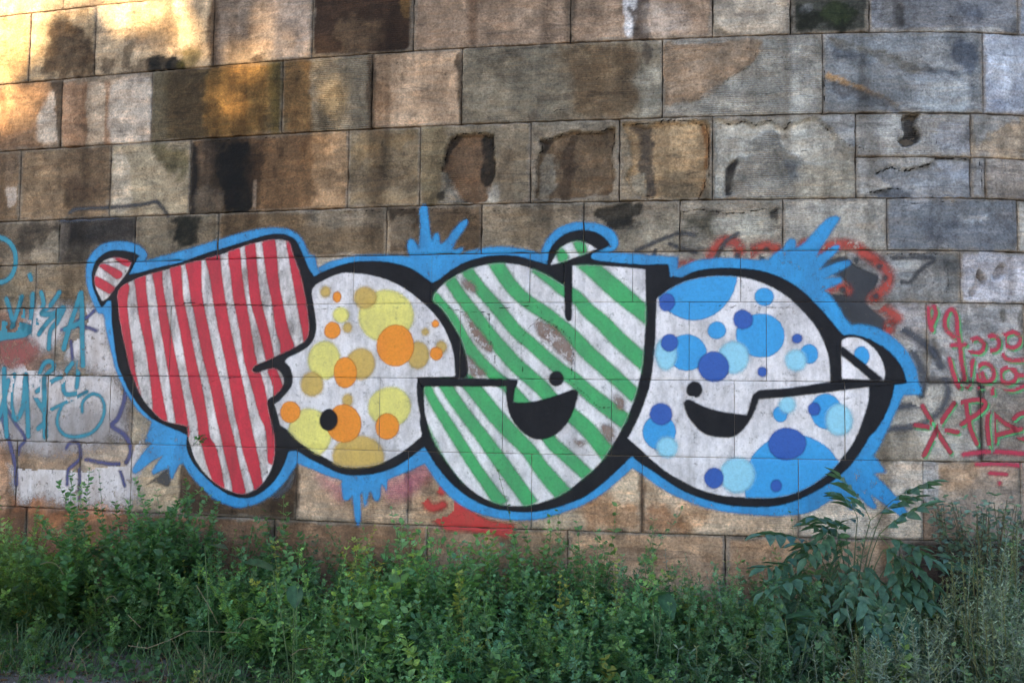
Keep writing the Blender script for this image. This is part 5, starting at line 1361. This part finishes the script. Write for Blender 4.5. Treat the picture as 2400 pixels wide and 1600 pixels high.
# broad burdock leaves
def big_leaf_mesh():
    n, m = 9, 5
    V = []
    for i in range(n):
        t = i / (n - 1)
        w = 0.40 * (math.sin(math.pi * min(1, t * 0.93 + 0.12)) ** 0.75) * (1 - 0.25 * t)
        for j in range(m):
            s = j / (m - 1) * 2 - 1
            V.append((s * w, t, 0.07 * abs(s) + 0.018 * math.sin(9 * t + 3 * s) - 0.22 * t * t))
    f = grid_faces(n, m)
    f = np.concatenate([f[:, :3], f[:, [0, 2, 3]]])
    V = np.array(V)
    tint = np.array([0.050, 0.115, 0.060]) * (1 + 0.35 * (np.abs(V[:, :1]) < 0.02))
    return np_mesh("broad_leaf", V, f, M_LEAF, {"tint": (tint, 'FLOAT_COLOR')}, True)
BIG = big_leaf_mesh()
def burdock(label, basepx, y, leaves):
    b = at_depth(basepx, 1400, y); b[2] = 0
    g = plant("burdock_plant", label, b)
    for px, py, ang, size in leaves:
        p = at_depth(px, py, y)
        T = Leaves(); T.tube([b, (b + p) / 2 + np.array([0, 0, .03]), p], 0.005, 0.003, np.array([0.09, 0.14, 0.06])); T.obj("stalk", M_STEM, g, b)
        a = math.radians(ang)
        R = frames(np.array([[math.cos(a), -0.5, math.sin(a)]]), 0.15)[0]
        o = bpy.data.objects.new("leaf", BIG)
        o.matrix_local = Matrix.Translation(Vector(p - b)) @ Matrix(((*R[0],), (*R[1],), (*R[2],))).to_4x4() @ Matrix.Scale(size, 4)
        link(o, g)
burdock("burdock with two broad leaves spread in the weeds below the orange-dotted letter", 690, 5.2, [(640, 1335, 150, 0.17), (700, 1345, 40, 0.19), (690, 1372, -80, 0.12)])
burdock("broad burdock leaf in the weeds below the red-striped letter", 500, 5.5, [(480, 1280, 10, 0.17)])
burdock("pale broad-leaved plant in the weeds in front of the sapling", 1860, 5.0, [(1840, 1450, 25, 0.17), (1900, 1455, 160, 0.12), (1785, 1460, 150, 0.12)])
burdock("broad-leaved plant in the middle of the weeds below the green-striped letter", 1540, 5.2, [(1530, 1400, 35, 0.12), (1550, 1390, -60, 0.15)])
burdock("small round-leaved plant low in the weeds in front, under the dotted letter", 850, 4.95, [(835, 1470, 100, 0.08), (860, 1480, 30, 0.08), (820, 1462, 170, 0.06)])

# little plant rooted in a joint of the wall
c = on_wall(np.array(478.), np.array(1018.))
b = np.array([c[0], float(Yw(c[0])) - 0.034, c[1] - 0.02])
g = plant("wall_plant", "tiny green plant rooted in a joint on the red-striped letter", b)
L = Leaves()
k = 26
a = rng.uniform(0, 6.3, k)
rad = np.stack([np.cos(a), -0.5 - rng.random(k), np.sin(a)], 1)
L.add(T_OV, F_OV, b + rad * rng.uniform(0.005, 0.03, k)[:, None], rad, rng.uniform(.018, .035, k), rng.uniform(.012, .02, k), np.array([0.07, 0.17, 0.05]) * (0.6 + 0.8 * rng.random((k, 1))), 1.0)
L.obj("foliage", M_LEAF, g, b)
T = Leaves()
for q in range(5): T.tube([b + np.array([0, 0.02, 0]), b + np.array([rng.normal(0, .012), -.02, rng.normal(0, .012)])], .0015, .001, np.array([.08, .12, .05]), 3)
T.obj("stems", M_STEM, g, b)

# stones on the path
M_ROCK = simple_material("pale_rock", (0.22, 0.20, 0.185), (0.40, 0.38, 0.36), 30)
def stone_mesh(seed):
    r = np.random.default_rng(seed)
    n, m = 7, 10
    V = [(0, 0, -0.6)]
    for i in range(1, n):
        for j in range(m):
            t, p = math.pi * i / n, 2 * math.pi * j / m
            k = 1 + r.normal(0, 0.11)
            V.append((math.sin(t) * math.cos(p) * k, math.sin(t) * math.sin(p) * k * 0.8, -math.cos(t) * 0.6 * k))
    V.append((0, 0, 0.6))
    F = []
    for j in range(m):
        F.append((0, 1 + (j + 1) % m, 1 + j)); e = 1 + (n - 2) * m
        F.append((e + j, e + (j + 1) % m, len(V) - 1))
        for i in range(n - 2):
            p, q = 1 + i * m + j, 1 + i * m + (j + 1) % m
            F += [(p, q, q + m), (p, q + m, p + m)]
    return np_mesh("stone", V, np.array(F), M_ROCK)
SM = [stone_mesh(s) for s in range(4)]
GR = Leaves()
T_PB = np.array([(1, 0, 0), (-.9, .1, 0), (0, .8, 0), (.1, -.85, 0), (0, 0, .7), (.1, 0, -.6)]) * 0.5
F_PB = np.array([(0, 2, 4), (2, 1, 4), (1, 3, 4), (3, 0, 4), (2, 0, 5), (1, 2, 5), (3, 1, 5), (0, 3, 5)])
n = 5200
x = np.concatenate([rng.uniform(-3.6, -0.6, n // 2), rng.uniform(-4, 4, n // 2)]); y = rng.uniform(4.5, 5.5, n)
a = rng.uniform(0, 6.3, n)
sz = rng.lognormal(-4.75, 0.5, n)
GR.add(T_PB, F_PB, np.stack([x, y, ground_z(x, y) + sz * 0.1], 1), np.stack([np.cos(a), np.sin(a), 0 * a], 1), sz, sz * rng.uniform(.6, 1.1, n), np.array([0.27, 0.25, 0.235]) * (0.5 + rng.random((n, 1))), 0.3)
tag(GR.obj("gravel", M_DRY), "loose grey gravel scattered on the bare earth strip in front", "gravel", kind="stuff")
for i, (px, py, s, lab) in enumerate(((470, 1588, 0.030, "larger pale stone at the bottom edge, one of a close pair"), (488, 1592, 0.022, "smaller pale stone of the close pair at the bottom edge"),
                       (400, 1582, 0.020, "small pale stone on bare earth, left of the pair of stones"), (540, 1590, 0.018, "small pale stone at the bottom edge, right of the pair"),
                       (430, 1492, 0.085, "flat grey stone lying in the weeds under a bent dry stalk"), (18, 1572, 0.028, "pale stone in the bottom left corner"))):
    p = on_ground(px, py)
    o = bpy.data.objects.new("stone", SM[i % 4])
    o.location = (p[0], p[1], float(ground_z(np.array(p[0]), np.array(p[1]))) + s * 0.25)
    o.rotation_euler = (0, 0, i * 1.3)
    o.scale = (s, s, s * (0.55 if s > 0.05 else 0.9))
    link(o)
    tag(o, lab, "stone", "stones on the path")

# ------------------------------------------------------------------ outside the picture: a deck added to cut sky light, trees shaped to break the low sun
M_CONC = simple_material("old_concrete", (0.30, 0.27, 0.23), (0.40, 0.37, 0.33), 2.0)
def box(a, b):
    V = np.array([(x, y, z) for x in (a[0], b[0]) for y in (a[1], b[1]) for z in (a[2], b[2])])
    F = np.array([(0, 1, 3, 2), (4, 6, 7, 5), (0, 4, 5, 1), (2, 3, 7, 6), (0, 2, 6, 4), (1, 5, 7, 3)])
    return V, F
deck = empty("sky_shade_deck", (0, 4, 9.2), label="unseen concrete deck added above the stone wall to shade it from the sky", cat="shade deck")
V, F = box((-7, 0.6, 0), (5, 5, 0.5)); np_obj("slab", V, F, M_CONC, deck)
for x in (-5.5, -2.5, 0.5, 3.5):
    V, F = box((x, 0.9, -0.45), (x + 0.5, 2.0, -0.004)); np_obj("beam", V, F, M_CONC, deck)

# sun patches wanted on the wall, crown leaves left out for them: (picture x, y, half width, half height, share)
GAPS = [(-60, 40, 230, 185, 1.0), (150, 10, 120, 85, 1.0), (290, 5, 90, 90, 1.0), (430, 40, 80, 120, 0.5), (575, 125, 80, 48, 0.8), (550, 225, 100, 100, 1.0), (768, 195, 72, 115, 0.9), (370, 20, 60, 50, 0.8), (670, 40, 50, 60, 0.2), (890, 30, 40, 60, 0.2),
        (40, 270, 110, 100, 0.45), (755, 380, 45, 80, 0.28), (640, 400, 40, 80, 0.15), (-30, 1130, 60, 80, 0.35), (80, 1545, 90, 30, 0.4), (240, 1205, 100, 24, 0.2), (600, 20, 60, 60, 0.15), (110, 150, 80, 60, 0.5)]
gw = []
for (gx_, gy_, rx, ry, t) in GAPS:
    c = on_wall(np.array(float(gx_)), np.array(float(gy_)))
    gw.append((c[0], c[1], rx / 345., ry / 345., t))
def sun_share(x, z):
    t = np.zeros_like(x)
    for cx, cz, rx, rz, s in gw:
        r = np.sqrt(((x - cx) / rx) ** 2 + ((z - cz) / rz) ** 2)
        t = np.maximum(t, s * (1 - sstep(0.75, 1.2, r)))
    return np.where((z > 4.35) & (x < -1.6), np.maximum(t, 0.8), t)
n = 66000
tx = rng.uniform(-7.5, 6.0, n); tz = rng.uniform(-2.2, 6.6, n)
tt = 19 + 7 * rng.random(n)
P = np.stack([tx, Yw(tx), tz], 1) + SUN_DIR * tt[:, None] + rng.normal(0, 0.4, (n, 3))
k = (P[:, 1] - Yw(tx)) / SUN_DIR[1]
wx, wz = P[:, 0] - SUN_DIR[0] * k, P[:, 2] - SUN_DIR[2] * k
share = np.clip(sun_share(wx, wz), 0.0, 1)
keep = rng.random(n) < np.where(share > 0.02, -np.log(np.clip(share, 0.02, 0.999)) / 13.0, 1.0)
P = P[keep & (P[:, 2] > 0.6)]
M_TREE = leaf_material("tree_leaf", 0.5, 0.25)
M_BARK = simple_material("bark", (0.07, 0.05, 0.035), (0.14, 0.11, 0.08), 12)
order = np.argsort(P[:, 0] * 0.75 - P[:, 1] * 0.65)
for gi, part in enumerate(np.array_split(order, 3)):
    Q = P[part]
    cx, cy = Q[:, 0].mean(), Q[:, 1].mean()
    g = empty("tree", (cx, cy, 0), label=("leafy tree behind the camera, farthest left", "leafy tree behind the camera, middle of three", "leafy tree behind the camera, farthest right")[gi], cat="tree")
    L = Leaves()
    d = rng.normal(0, 1, Q.shape)
    L.add(T_OV, F_OV, Q, d, rng.uniform(.22, .36, len(Q)), rng.uniform(.16, .26, len(Q)), np.array([0.05, 0.11, 0.03]) * (0.7 + 0.6 * rng.random((len(Q), 1))), 1.0)
    L.obj("crown", M_TREE, g, (cx, cy, 0))
    T = Leaves()
    T.tube([(cx, cy, -0.1), (cx + .1, cy, 2.0), (cx - .1, cy + .1, 4.5), (cx, cy, 8)], 0.3, 0.1, np.array([.1, .08, .05]), 8)
    for q in range(5):
        a_ = q * 1.256
        T.tube([(cx, cy, 2.2 + q * .5), (cx + math.cos(a_) * 1.2, cy + math.sin(a_) * 1.2, 3.6 + q * .6), (cx + math.cos(a_) * 2.2, cy + math.sin(a_) * 2.2, 5.5 + q * .6)], .11, .03, np.array([.1, .08, .05]), 6)
    T.obj("trunk", M_BARK, g, (cx, cy, 0))
